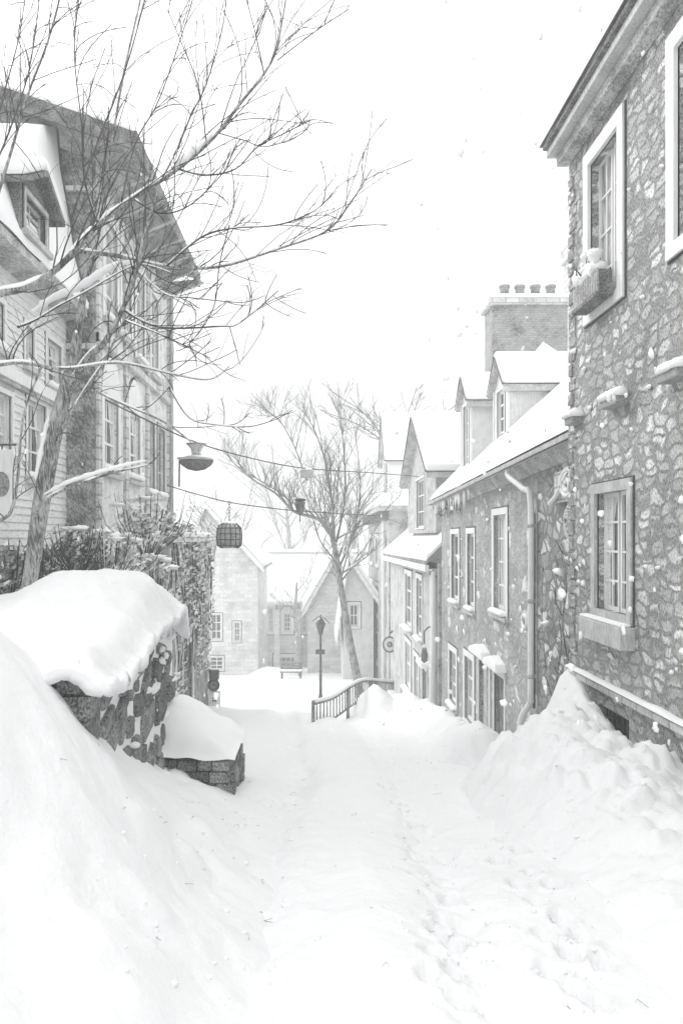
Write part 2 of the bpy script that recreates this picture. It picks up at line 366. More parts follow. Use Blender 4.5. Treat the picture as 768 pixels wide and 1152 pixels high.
def gz(X, Y, fine=True):
    z = prof(Y)
    z -= .55*sstep(3.0, 3.9, X)*sstep(12, 14, Y)
    if Y < 60:
        c = xc(Y)
        for s in (-.8, .75):
            z -= (.085+.03*nz(Y*.8, s))*math.exp(-(abs((X-c-s+.12*nz(Y*.35, s*7))/.24)**3))*(1+.35*nz(X*5, Y*3.2, 8))
        z += .10*math.exp(-((X-c-.02)/.35)**2)*(.6+.6*nz(X*1.3, Y*.7))
    z += .10*nz(X*.55, Y*.4, 3)+.045*nz(X*1.9, Y*1.5, 5)
    if fine and Y < 16:
        tr_ = .4+sum(math.exp(-((X-xc(Y)-s)/.4)**2) for s in (-.8, .75)); z += tr_*(.026*nz(X*6, Y*5, 9)+.02*abs(nz(X*13, Y*10, 2)))
        for fx, fy in feet:
            dx, dy = X-fx, Y-fy
            if abs(dx) < .3 and abs(dy) < .4:
                r = (dx/.065)**2+(dy/.115)**2
                z -= .11*math.exp(-r**3*.5); z += .025*math.exp(-((r**.5-1.55)/.3)**2)*(1 if dy < 0 else .5)
    return z
mb = MB()
xs = sorted(set([-150, -90, -60, -40, -25, -15]+list(np.round(np.arange(-9, -3.3, .3), 3))+list(np.round(np.arange(-3.3, 4.4, .035), 3))+list(np.round(np.arange(4.5, 9, .4), 3))+[12, 18, 30, 60, 90, 150]))
ys = [-20, -10, -4, -1]+list(np.arange(0.5, 3, .2))+list(np.arange(3, 7.5, .03))+list(np.arange(7.5, 10, .05))+list(np.arange(10, 16, .08))+list(np.arange(16, 40, .3))+list(np.arange(40, 120, 2))+[130, 160, 200, 260]
mb.grid(lambda x, y: (x, y, gz(x, y)), xs, ys)
tag(mb.build('snowy_street', M['ground_snow']), kind='structure')

# ------------------------------------------------------------------ snowbanks
def field(name, xr, yr, step, zf, label, cat='snowbank', group=None):
    mb = MB(); us = list(np.arange(xr[0], xr[1]+1e-6, step)); vs = list(np.arange(yr[0], yr[1]+1e-6, step))
    mb.grid(lambda x, y: (x, y, zf(x, y)), us, vs)
    return tag(mb.build(name, M['ground_snow']), label, cat, group)
def left_bank(X, Y):
    A = float(np.interp(Y, [2, 3.5, 5, 6, 8, 10, 11.5], [1.1, 2.0, 2.85, 2.35, 1.25, .62, .2]))
    h = A*(.86*sstep(-.55, -2.8, X)+.14*sstep(.1, -1.2, X))
    h += (.15*nz(X*1.6, Y*1.3, 7)+.05*abs(nz(X*3, Y*2.2, 17))+  .10*abs(nz(X*2.6, Y*2.1, 51))+.06*nz(X*4, Y*3, 1)+.04*abs(nz(X*7, Y*4, 5))+.022*nz(X*12, Y*9, 1)+.012*nz(X*26, Y*20, 3))*min(1, h*2+.2)
    return prof(Y)-.12+h-(.12*sstep(-.7, .15, X))-.35*sstep(10.4, 11.5, Y)
field('snowbank', (-6, .15), (1.5, 11.5), .05, left_bank, 'wide smooth snowbank heaped in front of the dark stone retaining wall', group='snowbanks')
def right_bank(X, Y):
    r = ((X-3.6)/.42)**2; q = ((Y-11.5)/(.5 if Y > 11.5 else .8))**2
    h = 1.22*math.exp(-(abs(r)**.7)-(abs(q)**.7))
    h += .62*math.exp(-((X-3.7)/1.15)**2)*sstep(12.6, 10.8, Y)*lerp(.5, 1, sstep(6, 9, Y))*(1+.25*nz(Y*1.3, 4))
    h += (.52+.3*abs(nz(X*1.1, Y*.9, 41))+.2*nz(Y*.8, 4.4))*math.exp(-((X-2.75)/.8)**2)*sstep(11.6, 10.2, Y)*lerp(.3, 1, sstep(6.5, 9.5, Y))
    lump = abs(nz(X*2.3, Y*1.8, 11))*.22+abs(nz(X*5.5, Y*4.5, 12))*.15+abs(nz(X*10, Y*8, 13))*.06+.03*nz(X*13, Y*11, 4)
    return prof(Y)-.14-.22*sstep(2.3, 1.3, X)+h+lump*min(1, h*1.8)+.02*nz(X*9, Y*8, 6)-.3*sstep(1.3, .8, X)-.4*sstep(13.3, 13.8, Y)
field('snowbank', (.8, 4.0), (2.4, 13.8), .05, right_bank, 'tall peaked snowbank piled against the fieldstone house below its cellar window', group='snowbanks')
def row_bank(X, Y):
    c = lerp(2.75, 2.55, (Y-12)/16)
    h = (.56+.24*nz(Y*.55, 2.2)+.1*nz(Y*1.7, 8))*math.exp(-((X-c)/.6)**2)
    lump = abs(nz(X*2.3, Y*1.6, 21))*.22+abs(nz(X*5, Y*4, 22))*.09
    return prof(Y)-.13-.2*sstep(2, 1.3, X)+h+lump*min(1, h*2)-.35*sstep(1.5, .9, X)-.6*sstep(3.5, 4.2, X)-.5*sstep(13, 12.5, Y)-.5*sstep(30, 33, Y)
field('snowbank', (.8, 4.3), (12.4, 33), .09, row_bank, 'long low lumpy snowbank along the foot of the row houses', group='snowbanks')
def far_bank(X, Y):
    d = ((X+3.4)/2.2)**2+((Y-62)/4)**2
    return prof(Y)-.6+1.25*math.exp(-d)+.25*nz(X*.8, Y*.6, 4)*math.exp(-d)
field('snowbank', (-8.5, 2), (53, 71), .4, far_bank, 'distant rounded snow heap in front of the church at the end of the street', group='snowbanks')
def corner_bank(X, Y):
    d = ((X-1.75)/.75)**2+((Y-23.5)/2.2)**2
    return prof(Y)-.3+1.05*math.exp(-d)+.2*abs(nz(X*2, Y*1.5, 4))*math.exp(-d)
field('snowbank', (-.2, 3.9), (18.5, 29), .12, corner_bank, 'small snow heap beside the picket railing halfway down the street', group='snowbanks')

# ------------------------------------------------------------------ field-stone generator
def stones(mb, fr, u0, u1, v0, v1, ops, w=.36, h=.2, out=.035, seed=1, light=.22, lo=.55, hi=1.0, wob=.9, skip=.0, pwr=(.5, .85)):
    r = random.Random(seed); v = v0
    while v < v1:
        hh = h*r.uniform(.75, 1.3); u = u0-r.uniform(0, w)
        while u < u1:
            ww = w*r.choice((.55, .8, 1, 1, 1.35))*r.uniform(.85, 1.15)
            cu, cv = u+ww/2, v+hh/2+r.uniform(-.2, .2)*hh+wob*h*nz(u*.9, v*.7, seed); u += ww
            a, b = ww*.46*r.uniform(.8, 1), hh*.45*r.uniform(.75, 1.08)
            if cu-a < u0+.01 or cu+a > u1-.01 or cv-b < v0 or cv+b > v1: continue
            if any(cu+a > o[0] and cu-a < o[1] and cv+b > o[2] and cv-b < o[3] for o in ops): continue
            if r.random() < skip: continue
            k = 9; tl = r.gauss(.12, .22); sh = r.uniform(lo, hi)
            pw = r.uniform(*pwr)
            ring = []
            for i in range(k):
                t = 2*math.pi*i/k+r.uniform(-.12, .12); cx, sx = math.cos(t), math.sin(t)
                x = a*math.copysign(abs(cx)**pw, cx)*r.uniform(.88, 1.05); y = b*math.copysign(abs(sx)**pw, sx)*r.uniform(.88, 1.05)
                ring.append((x*math.cos(tl)-y*math.sin(tl), x*math.sin(tl)+y*math.cos(tl)))
            o = out*r.uniform(.5, 1.3)
            vs = [fr.p(cu+x, cv+y, -.004) for x, y in ring]+[fr.p(cu+x*.93, cv+y*.92, o*.75) for x, y in ring]+[fr.p(cu+x*.6, cv+y*.6, o*r.uniform(.95, 1.15)) for x, y in ring]+[fr.p(cu, cv, o*1.1)]
            fs = []
            for i in range(k):
                j = (i+1) % k; fs += [(i, j, k+j, k+i), (k+i, k+j, 2*k+j, 2*k+i), (2*k+i, 2*k+j, 3*k)]
            if r.random() < light: sh = r.uniform(1.15, 1.65)
            mb.mesh(vs, fs, sh)
        v += hh

# ------------------------------------------------------------------ near right: field-stone house
XA = 4.0; fr = right_wall(XA)
YA = lambda px: XA*F/(px-CX)
A = thing('stone_house', (XA, 12.6, -3.6), 'big fieldstone house with deep dark cornice and white-framed windows close to the viewer', 'house')
w1 = (YA(697), YA(664), 3.28, 5.42); w2 = (7.55, 8.85, 3.28, 5.42); w3 = (10.2, 11.38, -1.0, .62); cel = (YA(707), YA(673), -3.2, -2.34)
ops = [w1, w2, w3, cel]
mb = MB(); wall_cells(mb, fr, 3.0, 12.6, -4.5, 6.0, ops, .22, .62)
fe = Fr((0, 12.6, 0), (1, 0, 0), (0, 1, 0))
mb.face([fe.p(XA, -4.5), fe.p(10, -4.5), fe.p(10, 6), fe.p(XA, 6)], .65)
mb.face([(10, 3, -4.5), (10, 12.6, -4.5), (10, 12.6, 6), (10, 3, 6)], .65); mb.face([(XA, 3, -4.5), (10, 3, -4.5), (10, 3, 6), (XA, 3, 6)], .65)
r = random.Random(3)                       # quoins on the far corner
for i in range(44):
    z = -4+i*.225; fbox(mb, fr, 12.6-r.uniform(.15, .35), 12.612, z, z+r.uniform(.15, .2), 0, r.uniform(.01, .035), r.uniform(.6, 1.15))
mb.build('wall', M['rubble'], A)
def stuckmb(fr, pts, seed):
    mb = MB(); r = random.Random(seed)
    for u, v, s in pts:
        k = 8; t0 = r.uniform(-.5, .9)
        el = r.uniform(.3, .6); ring = [(s*math.cos(2*math.pi*i/k)*r.uniform(.6, 1.25), s*el*math.sin(2*math.pi*i/k)*r.uniform(.7, 1.1)) for i in range(k)]
        ring = [(x*math.cos(t0)-y*math.sin(t0), x*math.sin(t0)+y*math.cos(t0)) for x, y in ring]
        vs = [fr.p(u+x, v+y, .02) for x, y in ring]+[fr.p(u+x*.6, v+y*.6, .045) for x, y in ring]+[fr.p(u, v, .05)]
        fs = []
        for i in range(k):
            j = (i+1) % k; fs += [(i, j, k+j, k+i), (k+i, k+j, 2*k)]
        mb.mesh(vs, fs, 1, True)
    return mb
pts = []
while len(pts) < 40:
    u, v = rng.uniform(7, 12.5), rng.uniform(-1.9, 5.4)
    if any(a-.3 < u < b+.3 and c-.4 < v < d+.3 for a, b, c, d in ops): continue
    pts.append((u, v, rng.uniform(.04, .1)))
stuckmb(fr, pts, 2).build('stuck_snow', M['snow'], A)['kind'] = 'stuff'
mb = MB(); fbox(mb, fr, 3, 12.6, -2.12, -2.0, 0, .1); mb.build('plinth_ledge', M['ashlar'], A, bevel=.02)
mb = MB()
mb.grid(lambda u, t: fr.p(u, -2.0+.045*math.sin(t)*(.8+.5*nz(u*2, 1)), .05+.075*math.cos(t)*-1), list(np.arange(6, 12.6, .12)), [math.pi*i/6 for i in range(7)])
mb.build('ledge_snow', M['snow'], A)
for (v0, v1, d, m, nm) in [(5.86, 6.02, .2, 'soffit', 'frieze'), (6.02, 6.14, .34, 'grey_paint', 'cornice'), (6.14, 6.22, .40, 'dark', 'gutter')]:
    mb = MB(); fbox(mb, fr, 3, 12.72 if d > .25 else 12.66, v0+.001, v1, .0, d); mb.build(nm, M[m], A, bevel=.015)
mb = MB()
sec = [(.40, 6.225), (.43, 6.36), (.36, 6.5), (.2, 7.0), (.0, 7.7), (-.25, 8.4), (-1.5, 9.6), (-3.2, 10.6), (-6, 10.4)]
mb.grid(lambda u, k: fr.p(u, sec[int(k)][1]+.03*nz(u*1.5, k), sec[int(k)][0]), list(np.arange(3, 12.76, .25))+[12.76], list(range(len(sec))))
mb.face([fr.p(12.76, z, d) for d, z in sec]+[fr.p(12.76, 6.225, -6)], 1)
rf = mb.build('roof', M['snow'], A)
mb = MB(); fbox(mb, fr, 3, 12.77, 6.222, 6.236, .3, .437); mb.build('drip_edge', M['metal'], rf)
window(A, fr, *w1, nx=2, ny=4, casing=.2, leaves=2, glass='glass_pale', sill=False, depth=.16, mun=.025, proud=.05)
window(A, fr, *w2, nx=2, ny=4, casing=.2, leaves=2, glass='glass', sill=False, depth=.16, mun=.025, proud=.05, curtain=True)
w = window(A, fr, *w3, nx=2, ny=4, casing=.14, leaves=2, glass='glass', frame='grey_paint', sash='white', sill=False, depth=.14, mun=.03, proud=.05, curtain=True)
mb = MB(); fbox(mb, fr, w3[0]-.2, w3[1]+.22, -1.42, -1.13, 0, .2); mb.build('sill', M['grey_paint'], w, bevel=.015)
mb = MB(); fbox(mb, fr, w3[0]-.18, w3[1]+.2, -1.128, -1.09, .055, .19); mb.build('sill_snow', M['snow'], w, bevel=.015)
mb = MB(); mb.face([fr.p(cel[0], cel[2], -.15), fr.p(cel[1], cel[2], -.15), fr.p(cel[1], cel[3], -.15), fr.p(cel[0], cel[3], -.15)])
w = mb.build('cellar_window', M['glass_dark'], A)
mb = MB()
for i in range(6): u = lerp(cel[0], cel[1], (i+.5)/6); fbox(mb, fr, u-.012, u+.012, cel[2], cel[3], -.1, -.08)
mb.build('bars', M['metal'], w)
for (u, L_) in [(12.15, .36), (10.5, .6), (8.75, .5)]:
    mb = MB(); mb.prism([fr.p(u-L_/2, 1.72, -.02), fr.p(u+L_/2, 1.72, -.02), fr.p(u+L_/2, 1.82, -.02), fr.p(u-L_/2, 1.82, -.02)], fr.n*.2, .5)
    cb = mb.build('corbel_stone', M['fieldstone'], A, bevel=.02)
    mb = MB()
    for i in range(4): mb.blob(fr.p(u-L_/2+L_*(i+.5)/4, 1.85, .1), .13, .12, .10, seed=i+u, flat=.3)
    mb.build('corbel_snow', M['snow'], cb)
# window box on the upper window
bx = thing('window_box', fr.p(11.1, 3.25, .1), 'dark slatted window box heaped with snow below the upper window of the fieldstone house', 'window box')
mb = MB(); fbox(mb, fr, w1[0]+.06, w1[1]-.06, 3.22, 3.27, .08, .30); fbox(mb, fr, w1[0]+.06, w1[1]-.06, 3.27, 3.56, .08, .25)
mb.build('trough', M['dark'], bx)
mb = MB()
for i in range(15): u = lerp(w1[0]+.09, w1[1]-.09, i/14); fbox(mb, fr, u-.018, u+.018, 3.275, 3.58, .25, .28)
mb.build('slats', M['soffit'], bx)
mb = MB()
for i in range(34):
    u = lerp(w1[0]+.1, w1[1]-.1, rng.random()); mb.blob(fr.p(u, 3.58+rng.uniform(0, .1)+.16*(i % 3 == 0)*rng.random(), rng.uniform(.1, .24)), .09, rng.uniform(.08, .16), rng.uniform(.06, .12), seed=i, amp=.5, n=10)
for i in range(5): mb.blob(fr.p(w1[1]-.12, 3.62+i*.1, .12), .07, .09-.01*i, .09, seed=i+40, amp=.5, n=10)
mb.build('snow_heap', M['snow'], bx)
mb = MB()
for i in range(9):
    u = lerp(w1[0]+.1, w1[1]-.1, rng.random()); p = fr.p(u, 3.66, rng.uniform(.12, .3))
    q = p+V(rng.uniform(-.12, .05), rng.uniform(-.15, .15), rng.uniform(.15, .32)); mb.tube([p, (p+q)/2+V(0, .02, .03), q], [.01, .008, .004], 4)
mb.build('dry_stems', M['twig'], bx)

# ------------------------------------------------------------------ right: stucco row house with dormers
XB = 4.4; fr = right_wall(XB); YB = lambda px: XB*F/(px-CX)
B = thing('stucco_house', (XB, 20, -5), 'grey stucco row house with two snowy dormers and a big chimney', 'house')
ze = lambda Y: 1.66-.0265*(Y-12.9)
big = (18.45, 19.75, -1.72, .55); pa = (24.6, 25.9, -1.95, .12); pb = (22.2, 23.2, -1.95, .12)
d1 = (20.25, 21.55, -5.4, -3.25); d2 = (18.65, 19.7, -5.4, -3.3); l1 = (25.0, 26.3, -5.3, -3.65); l2 = (22.3, 23.6, -5.3, -3.45)
opsB = [big, pa, pb, d1, d2, l1, l2]
mb = MB(); wall_cells(mb, fr, 15.9, 28, -6.5, .95, opsB, .2)
mb.prism([fr.p(15.9, .95), fr.p(28, .95), fr.p(28, ze(28)+.05), fr.p(15.9, ze(15.9)+.05)], -fr.n*.2)
Wb = 5.9
mb.face([(XB, 28, -6.5), (XB+2*Wb, 28, -6.5), (XB+2*Wb, 28, 1), (XB+Wb, 28, 6.6), (XB, 28, 1)])
mb.build('wall', M['stucco'], B)
mb = MB(); wall_cells(mb, fr, 12.62, 15.88, -6, 1.6, [], .1, .7)
mb.build('stone_bay', M['rubble_bay'], B)
pts = []
while len(pts) < 34:
    u, v = rng.uniform(16, 27.5), rng.uniform(-4.6, .8)
    if any(a-.3 < u < b+.3 and c-.4 < v < d+.3 for a, b, c, d in opsB): continue
    pts.append((u, v, rng.choice((.05, .07, .09, .17))))
stuckmb(fr, pts, 4).build('stuck_snow', M['snow'], B)['kind'] = 'stuff'
mb = MB()                                   # roof slab with snow
ev, rg = .28, 6.0
def roofB(t, Y): return V(XB-ev+t*(Wb+ev), Y, ze(Y)+t*(Wb+ev)*.985)
mb.hexa([roofB(0, 12.64), roofB(0, 28.6), roofB(1, 28.6), roofB(1, 12.64)], [roofB(0, 12.64)+V(0, 0, .07), roofB(0, 28.6)+V(0, 0, .07), roofB(1, 28.6)+V(0, 0, .07), roofB(1, 12.64)+V(0, 0, .07)])
mb.hexa([roofB(1, 12.64), roofB(1, 28.6), roofB(1, 28.6)+V(5.5, 0, -5), roofB(1, 12.64)+V(5.5, 0, -5)], [roofB(1, 12.64)+V(0, 0, .07), roofB(1, 28.6)+V(0, 0, .07), roofB(1, 28.6)+V(5.5, 0, -4.9), roofB(1, 12.64)+V(5.5, 0, -4.9)])
rB = mb.build('roof', M['slate'], B)
mb = MB()
us = [0, .012, .03]+list(np.linspace(.07, 1, 14)); vs = list(np.arange(12.66, 28.65, .4))+[28.66]
th = lambda t: .02 if t == 0 else (.14 if t < .02 else .2)
mb.grid(lambda t, Y: roofB(t, Y)+V(-.03 if t < .02 else 0, 0, .071+th(t)*(1+.55*nz(Y*.9, t*4))+.05*nz(Y*.5, t*3, 3)), us, vs)
mb.grid(lambda t, k: roofB(t, 28.66)+V(0, 0, .072+(th(t) if k else 0)), us, [0, 1])
mb.build('roof_snow', M['snow'], rB)
mb = MB()
sec = [(0, 0), (0, -.1), (-.07, -.15), (-.15, -.12), (-.16, 0)]
for Y0, Y1 in [(12.7, 28.5)]:
    mb.hexa([V(XB-.4, Y0, ze(Y0)-.1), V(XB-.27, Y0, ze(Y0)-.1), V(XB-.27, Y0, ze(Y0)+.03), V(XB-.4, Y0, ze(Y0)+.03)], [V(XB-.4, Y1, ze(Y1)-.1), V(XB-.27, Y1, ze(Y1)-.1), V(XB-.27, Y1, ze(Y1)+.03), V(XB-.4, Y1, ze(Y1)+.03)])
mb.build('gutter', M['grey_paint'], B, bevel=.03)
mb = MB(); mb.tube([V(XB-.41, 12.7, ze(12.7)-.1), V(XB-.41, 28.5, ze(28.5)-.1)], .014, 5); mb.tube([V(XB-.41, 12.7, ze(12.7)+.04), V(XB-.41, 28.5, ze(28.5)+.04)], .01, 5); mb.build('gutter_lip', M['metal'], B)
mb = MB(); mb.hexa([V(XB-.25, 12.7, ze(12.7)-.03), V(XB, 12.7, ze(12.7)-.03), V(XB, 12.7, ze(12.7)-.3), V(XB-.05, 12.7, ze(12.7)-.3)], [V(XB-.25, 28.4, ze(28.4)-.03), V(XB, 28.4, ze(28.4)-.03), V(XB, 28.4, ze(28.4)-.3), V(XB-.05, 28.4, ze(28.4)-.3)])
mb.build('eave_board', M['soffit'], B)
mb = MB()
for i in range(34):
    Y = rng.uniform(21, 28.4); L_ = rng.uniform(.15, .6); mb.tube([(XB-.33, Y, ze(Y)-.1), (XB-.33, Y, ze(Y)-.1-L_)], [.03, .004], 5)
mb.build('icicles', M['snow'], B)['kind'] = 'stuff'
mb = MB(); r = random.Random(8)
for i in range(90):
    Y = rng.uniform(23.5, 28.3); p = V(XB-.2+rng.uniform(-.15, .15), Y, ze(Y)-.18-rng.uniform(0, .35)); d = V(rng.uniform(-.1, .1), rng.uniform(-.25, .25), rng.uniform(-.25, .1))
    mb.tube([p, p+d*.5+V(0, 0, .03), p+d], [.012, .01, .004], 4)
mb.build('eave_twigs', M['twig'], B)['kind'] = 'stuff'
# gutter pipe
YP = 15.95
pp = [V(XB-.33, YP+1.0, ze(17)-.08), V(XB-.33, YP+.95, ze(17)-.25), V(XB-.2, YP+.3, ze(17)-.55), V(XB-.12, YP, ze(17)-.85), V(XB-.12, YP, -1.5), V(XB-.12, YP, -3.1), V(XB-.12, YP+.05, -3.3), V(XB-.25, YP+.3, -3.75), V(XB-.27, YP+.32, -4.6)]
mb = MB(); mb.tube(catmull(pp, 4), .062, 10); pipe = mb.build('downpipe', M['white'], B)
for z in (.2, -1.3, -2.8): mb = MB(); mb.lathe((XB-.12, YP, z), [(.07, 0), (.09, .01), (.09, .07), (.07, .08)], 10); mb.build('pipe_clip', M['grey_paint'], pipe)
mb = MB(); mb.tube([V(XB-.045, YP+.02, .5), V(XB-.045, YP+.02, -3.4)], .03, 5); mb.build('pipe_gap_shade', M['darkline'], pipe)  # dark rod paints the shade in the slit between pipe and wall
window(B, fr, *big, nx=2, ny=4, casing=.16, leaves=2, glass='glass_pale', mun=.05, depth=.14, line=.035)
for q in (pa, pb): window(B, fr, *q, nx=2, ny=3, casing=.16, glass='glass', mun=.06, line=.04)
for q in (l1, l2): window(B, fr, *q, nx=2, ny=3, casing=.18, glass='glass_pale', mun=.06, line=.04)
door(B, fr, *d1, mat='grey_paint'); door(B, fr, *d2, mat='dark')
def dormer(par, Xf, Yc, hw, zb, zev, zr, Xback, wall='boards', glass='glass_dark', ov=.18, panes=(2, 4), snow_t=.2, ww=.55):
    """gabled dormer whose front faces the street (-X) and whose ridge runs back into the roof"""
    mb = MB(); f = right_wall(Xf)
    o = (Yc-hw*ww, Yc+hw*ww, zb+.25, zev-.12)
    wall_cells(mb, f, Yc-hw, Yc+hw, zb, zev, [o], .12)
    mb.face([f.p(Yc-hw, zev), f.p(Yc+hw, zev), f.p(Yc, zr-.06)])
    for s in (-1, 1): mb.face([(Xf, Yc+s*hw, zb), (Xback, Yc+s*hw, zb), (Xback, Yc+s*hw, zev), (Xf, Yc+s*hw, zev)])
    d = mb.build('dormer', M[wall], par)
    mb = MB()
    for s in (-1, 1): mb = MB(); fbox(mb, f, Yc+s*hw-.04, Yc+s*hw+.04, zb, zev, -.04, .04); mb.build('corner_board', M['white'], d)
    window(d, f, *o, nx=panes[0], ny=panes[1], casing=.09, glass=glass, sill=False, mun=.05, name='dormer_window')
    dz = (zr-zev)/hw
    def slab(z0, z1, e, x0, sm):
        mbs = MB()
        for s in (-1, 1):
            a = [V(x0, Yc, zr+z0), V(Xback, Yc, zr+z0), V(Xback, Yc+s*(hw+e), zev-e*dz+z0), V(x0, Yc+s*(hw+e), zev-e*dz+z0)]
            b = [p+V(0, 0, z1-z0) for p in a]
            mbs.hexa(a, b)
        return mbs
    mb = MB(); g = ov+.03
    for s in (-1, 1): mb.tube([V(Xf-g, Yc, zr+.07), V(Xf-g, Yc+s*(hw+ov), zev-ov*dz+.07), V(Xback, Yc+s*(hw+ov+.02), zev-ov*dz+.06)], .0009*Yc, 4)
    mb.build('verge_trim', M['metal'], d)
    rr = slab(-.02, .07, ov, Xf-ov, 0).build('dormer_roof', M['soffit'], d)
    slab(.073, .073+snow_t, ov+.02, Xf-ov-.02, 0).build('dormer_snow', M['snow'], d, bevel=.085)
    mb = MB(); s = -1
    mb.hexa([V(Xf-ov+.02, Yc-hw-ov, zev-ov*dz-.14), V(Xback, Yc-hw-ov, zev-ov*dz-.14), V(Xback, Yc-hw-ov, zev-ov*dz-.021), V(Xf-ov+.02, Yc-hw-ov, zev-ov*dz-.021)],
            [V(Xf-ov+.02, Yc-hw+.0, zev-ov*dz-.14), V(Xback, Yc-hw+.0, zev-ov*dz-.14), V(Xback, Yc-hw, zev-ov*dz-.021), V(Xf-ov+.02, Yc-hw, zev-ov*dz-.021)])
    mb.build('dormer_eave', M['grey_paint'], d)
    return d
dormer(B, 5.5, 23.8, .85, 2.5, 4.5, 5.3, 9.6)
dormer(B, 4.98, 26.5, .8, 1.9, 4.5, 5.25, 9.0)
# chimney with four pots
mb = MB(); mb.box(6.0, 8.55, 27.2, 28.4, 2.2, 7.9); ch = mb.build('chimney', M['brick'], B)
mb = MB(); mb.box(5.86, 8.69, 27.06, 28.54, 7.903, 8.12); mb.build('chimney_cap', M['ashlar'], ch, bevel=.03)
mb = MB(); mb.box(5.84, 8.71, 27.04, 28.56, 8.123, 8.28); mb.build('cap_snow', M['snow'], ch, bevel=.07)
for k in range(4):
    mb = MB(); mb.lathe((6.5+k*.53, 27.6, 8.27), [(.17, 0), (.15, .32), (.19, .34), (.19, .42), (.13, .43)], 12); mb.build('chimney_pot', M['brick'], ch)
mb = MB(); mb.box(6.95, 7.85, 25.4, 26.4, 3.5, 5.6); tv = mb.build('roof_lantern', M['boards'], B)
mb = MB(); a = [V(6.8, 25.2, 5.603), V(8, 25.2, 5.603), V(8, 26.6, 5.603), V(6.8, 26.6, 5.603)]; t = V(7.35, 25.9, 6.35)
mb.mesh(a+[t], [(0, 1, 2, 3), (0, 1, 4), (1, 2, 4), (2, 3, 4), (3, 0, 4)]); mb.build('lantern_snow', M['snow'], tv)
mb = MB(); mb.box(9.3, 10.4, 29, 30, 2, 10.2); c2 = mb.build('party_chimney', M['ashlar'], B)
mb = MB(); mb.box(9.2, 10.5, 28.9, 30.1, 10.203, 10.75); mb.build('chimney_cap', M['ashlar'], c2)
# scroll bracket and carved rosette on the stone bay
t = thing('scroll_bracket', fr.p(13.6, .9, .05), 'pale carved scroll bracket under the eave beside the fieldstone corner', 'bracket')
mb = MB(); fbox(mb, fr, 12.9, 14.5, .62, 1.18, .05, .09); mb.build('back_plate', M['ashlar'], t, bevel=.03)
mb = MB()
sp = [fr.p(13.55+(.05+.34*k/40)*math.cos(k*.36), .92+(.05+.2*k/40)*math.sin(k*.36), .14) for k in range(42)]
mb.tube(sp+[fr.p(14.3, .7, .14), fr.p(14.6, .62, .14)], .045, 6); mb.build('scroll', M['white'], t)
t = thing('carved_rosette', fr.p(13.7, .2, .05), 'round carved rose rosette set in the stone bay between downpipe and corner', 'ornament')
c = fr.p(13.55, .28, 0)
mb = MB()
for k in range(5):
    rr = .36-.065*k; mb.tube([fr.p(13.55+rr*math.cos(a+k), .28+rr*.8*math.sin(a+k)*(1+.08*math.sin(5*a)), .08+.02*k) for a in [2*math.pi*i/18 for i in range(19)]], .03, 5, .8+.1*(k % 2))
mb.build('petals', M['fieldstone'], t)
mb = MB(); mb.prism([fr.p(13.55+.38*math.cos(a), .28+.32*math.sin(a), .045) for a in [2*math.pi*i/20 for i in range(20)]], fr.n*.03, .6); mb.build('disc', M['fieldstone'], t)
# climbing bare vine
t = thing('climbing_vine', fr.p(13.8, -3.6, .1), 'bare twisting vine climbing the stone bay beside the white downpipe', 'vine')
mb = MB(); tw = MB()
for (path, r0) in [([(14.4, -3.9), (14.1, -3.0), (13.7, -2.1), (13.5, -1.3), (13.35, -.6), (13.4, -.1)], .035), ([(14.2, -3.6), (14.3, -2.6), (14.1, -1.8), (14.4, -1.1), (14.2, -.5)], .025), ([(13.7, -2.1), (13.95, -1.5), (13.8, -.9), (14.0, -.2)], .02), ([(13.9, -2.6), (13.2, -2.2), (12.95, -1.4)], .02), ([(14.2, -3.2), (14.9, -2.6), (15.2, -1.5), (15.1, -.5)], .02), ([(14.3, -3.7), (13.4, -3.3), (12.8, -2.7), (12.5, -2.3)], .02)]:
    pts = catmull([tuple(fr.p(u, v, .1+.05*nz(u*3, v*3))) for u, v in path], 5)
    mb.tube(pts, [lerp(r0, r0*.4, i/len(pts)) for i in range(len(pts))], 6)
    for p in pts[::2]:
        q = Vector(p)+V(rng.uniform(-.15, 0), rng.uniform(-.3, .3), rng.uniform(-.05, .35)); tw.tube([p, (Vector(p)+q)/2+V(0, 0, .04), q], [.01, .008, .004], 4)
mb.build('stems', M['bark'], t); tw.build('tendrils', M['twig'], t)
mb = MB()
for (u, v, s) in [(13.4, -.35, .12), (14.1, -.6, .14), (14.9, -1.6, .12)]: mb.blob(fr.p(u, v, .12), .08, s*.9, s*.45, seed=u, amp=.5, n=10)
mb.build('vine_snow', M['snow'], t)

# ------------------------------------------------------------------ right: low-eaved house C, then tall hipped house D
XC = 4.3; fr = right_wall(XC)
Cc = thing('gabled_house', (XC, 36, -7.5), 'row house with steep cross gable and low snowy eave beyond the stucco house', 'house')
up = [(35.9, 38.4, -4.1, -1.7), (32.4, 34.1, -4.1, -1.7)]; lowr = [(36.2, 38.4, -7.0, -4.9), (33.4, 34.9, -7.1, -5.1)]; dc = (30.9, 32.2, -7.6, -5.2); tl = (28.7, 29.9, -4.6, -1.6); tl2 = (28.7, 29.9, -7.2, -5.0)
mb = MB(); wall_cells(mb, fr, 28.05, 46, -9.5, -.9, up+lowr+[dc, tl, tl2], .2)
mb.face([(XC, 46, -9.5), (14, 46, -9.5), (14, 46, 2), (XC, 46, -.9)]); mb.face([(XC, 28.05, -9), (14, 28.05, -9), (14, 28.05, 1), (XC, 28.05, -.9)])
mb.build('wall', M['row_render'], Cc)
for q in up: window(Cc, fr, *q, nx=2, ny=3, casing=.2, mun=.07, line=.06)
for q in lowr: window(Cc, fr, *q, nx=2, ny=2, casing=.2, mun=.07, line=.06, glass='glass_pale')
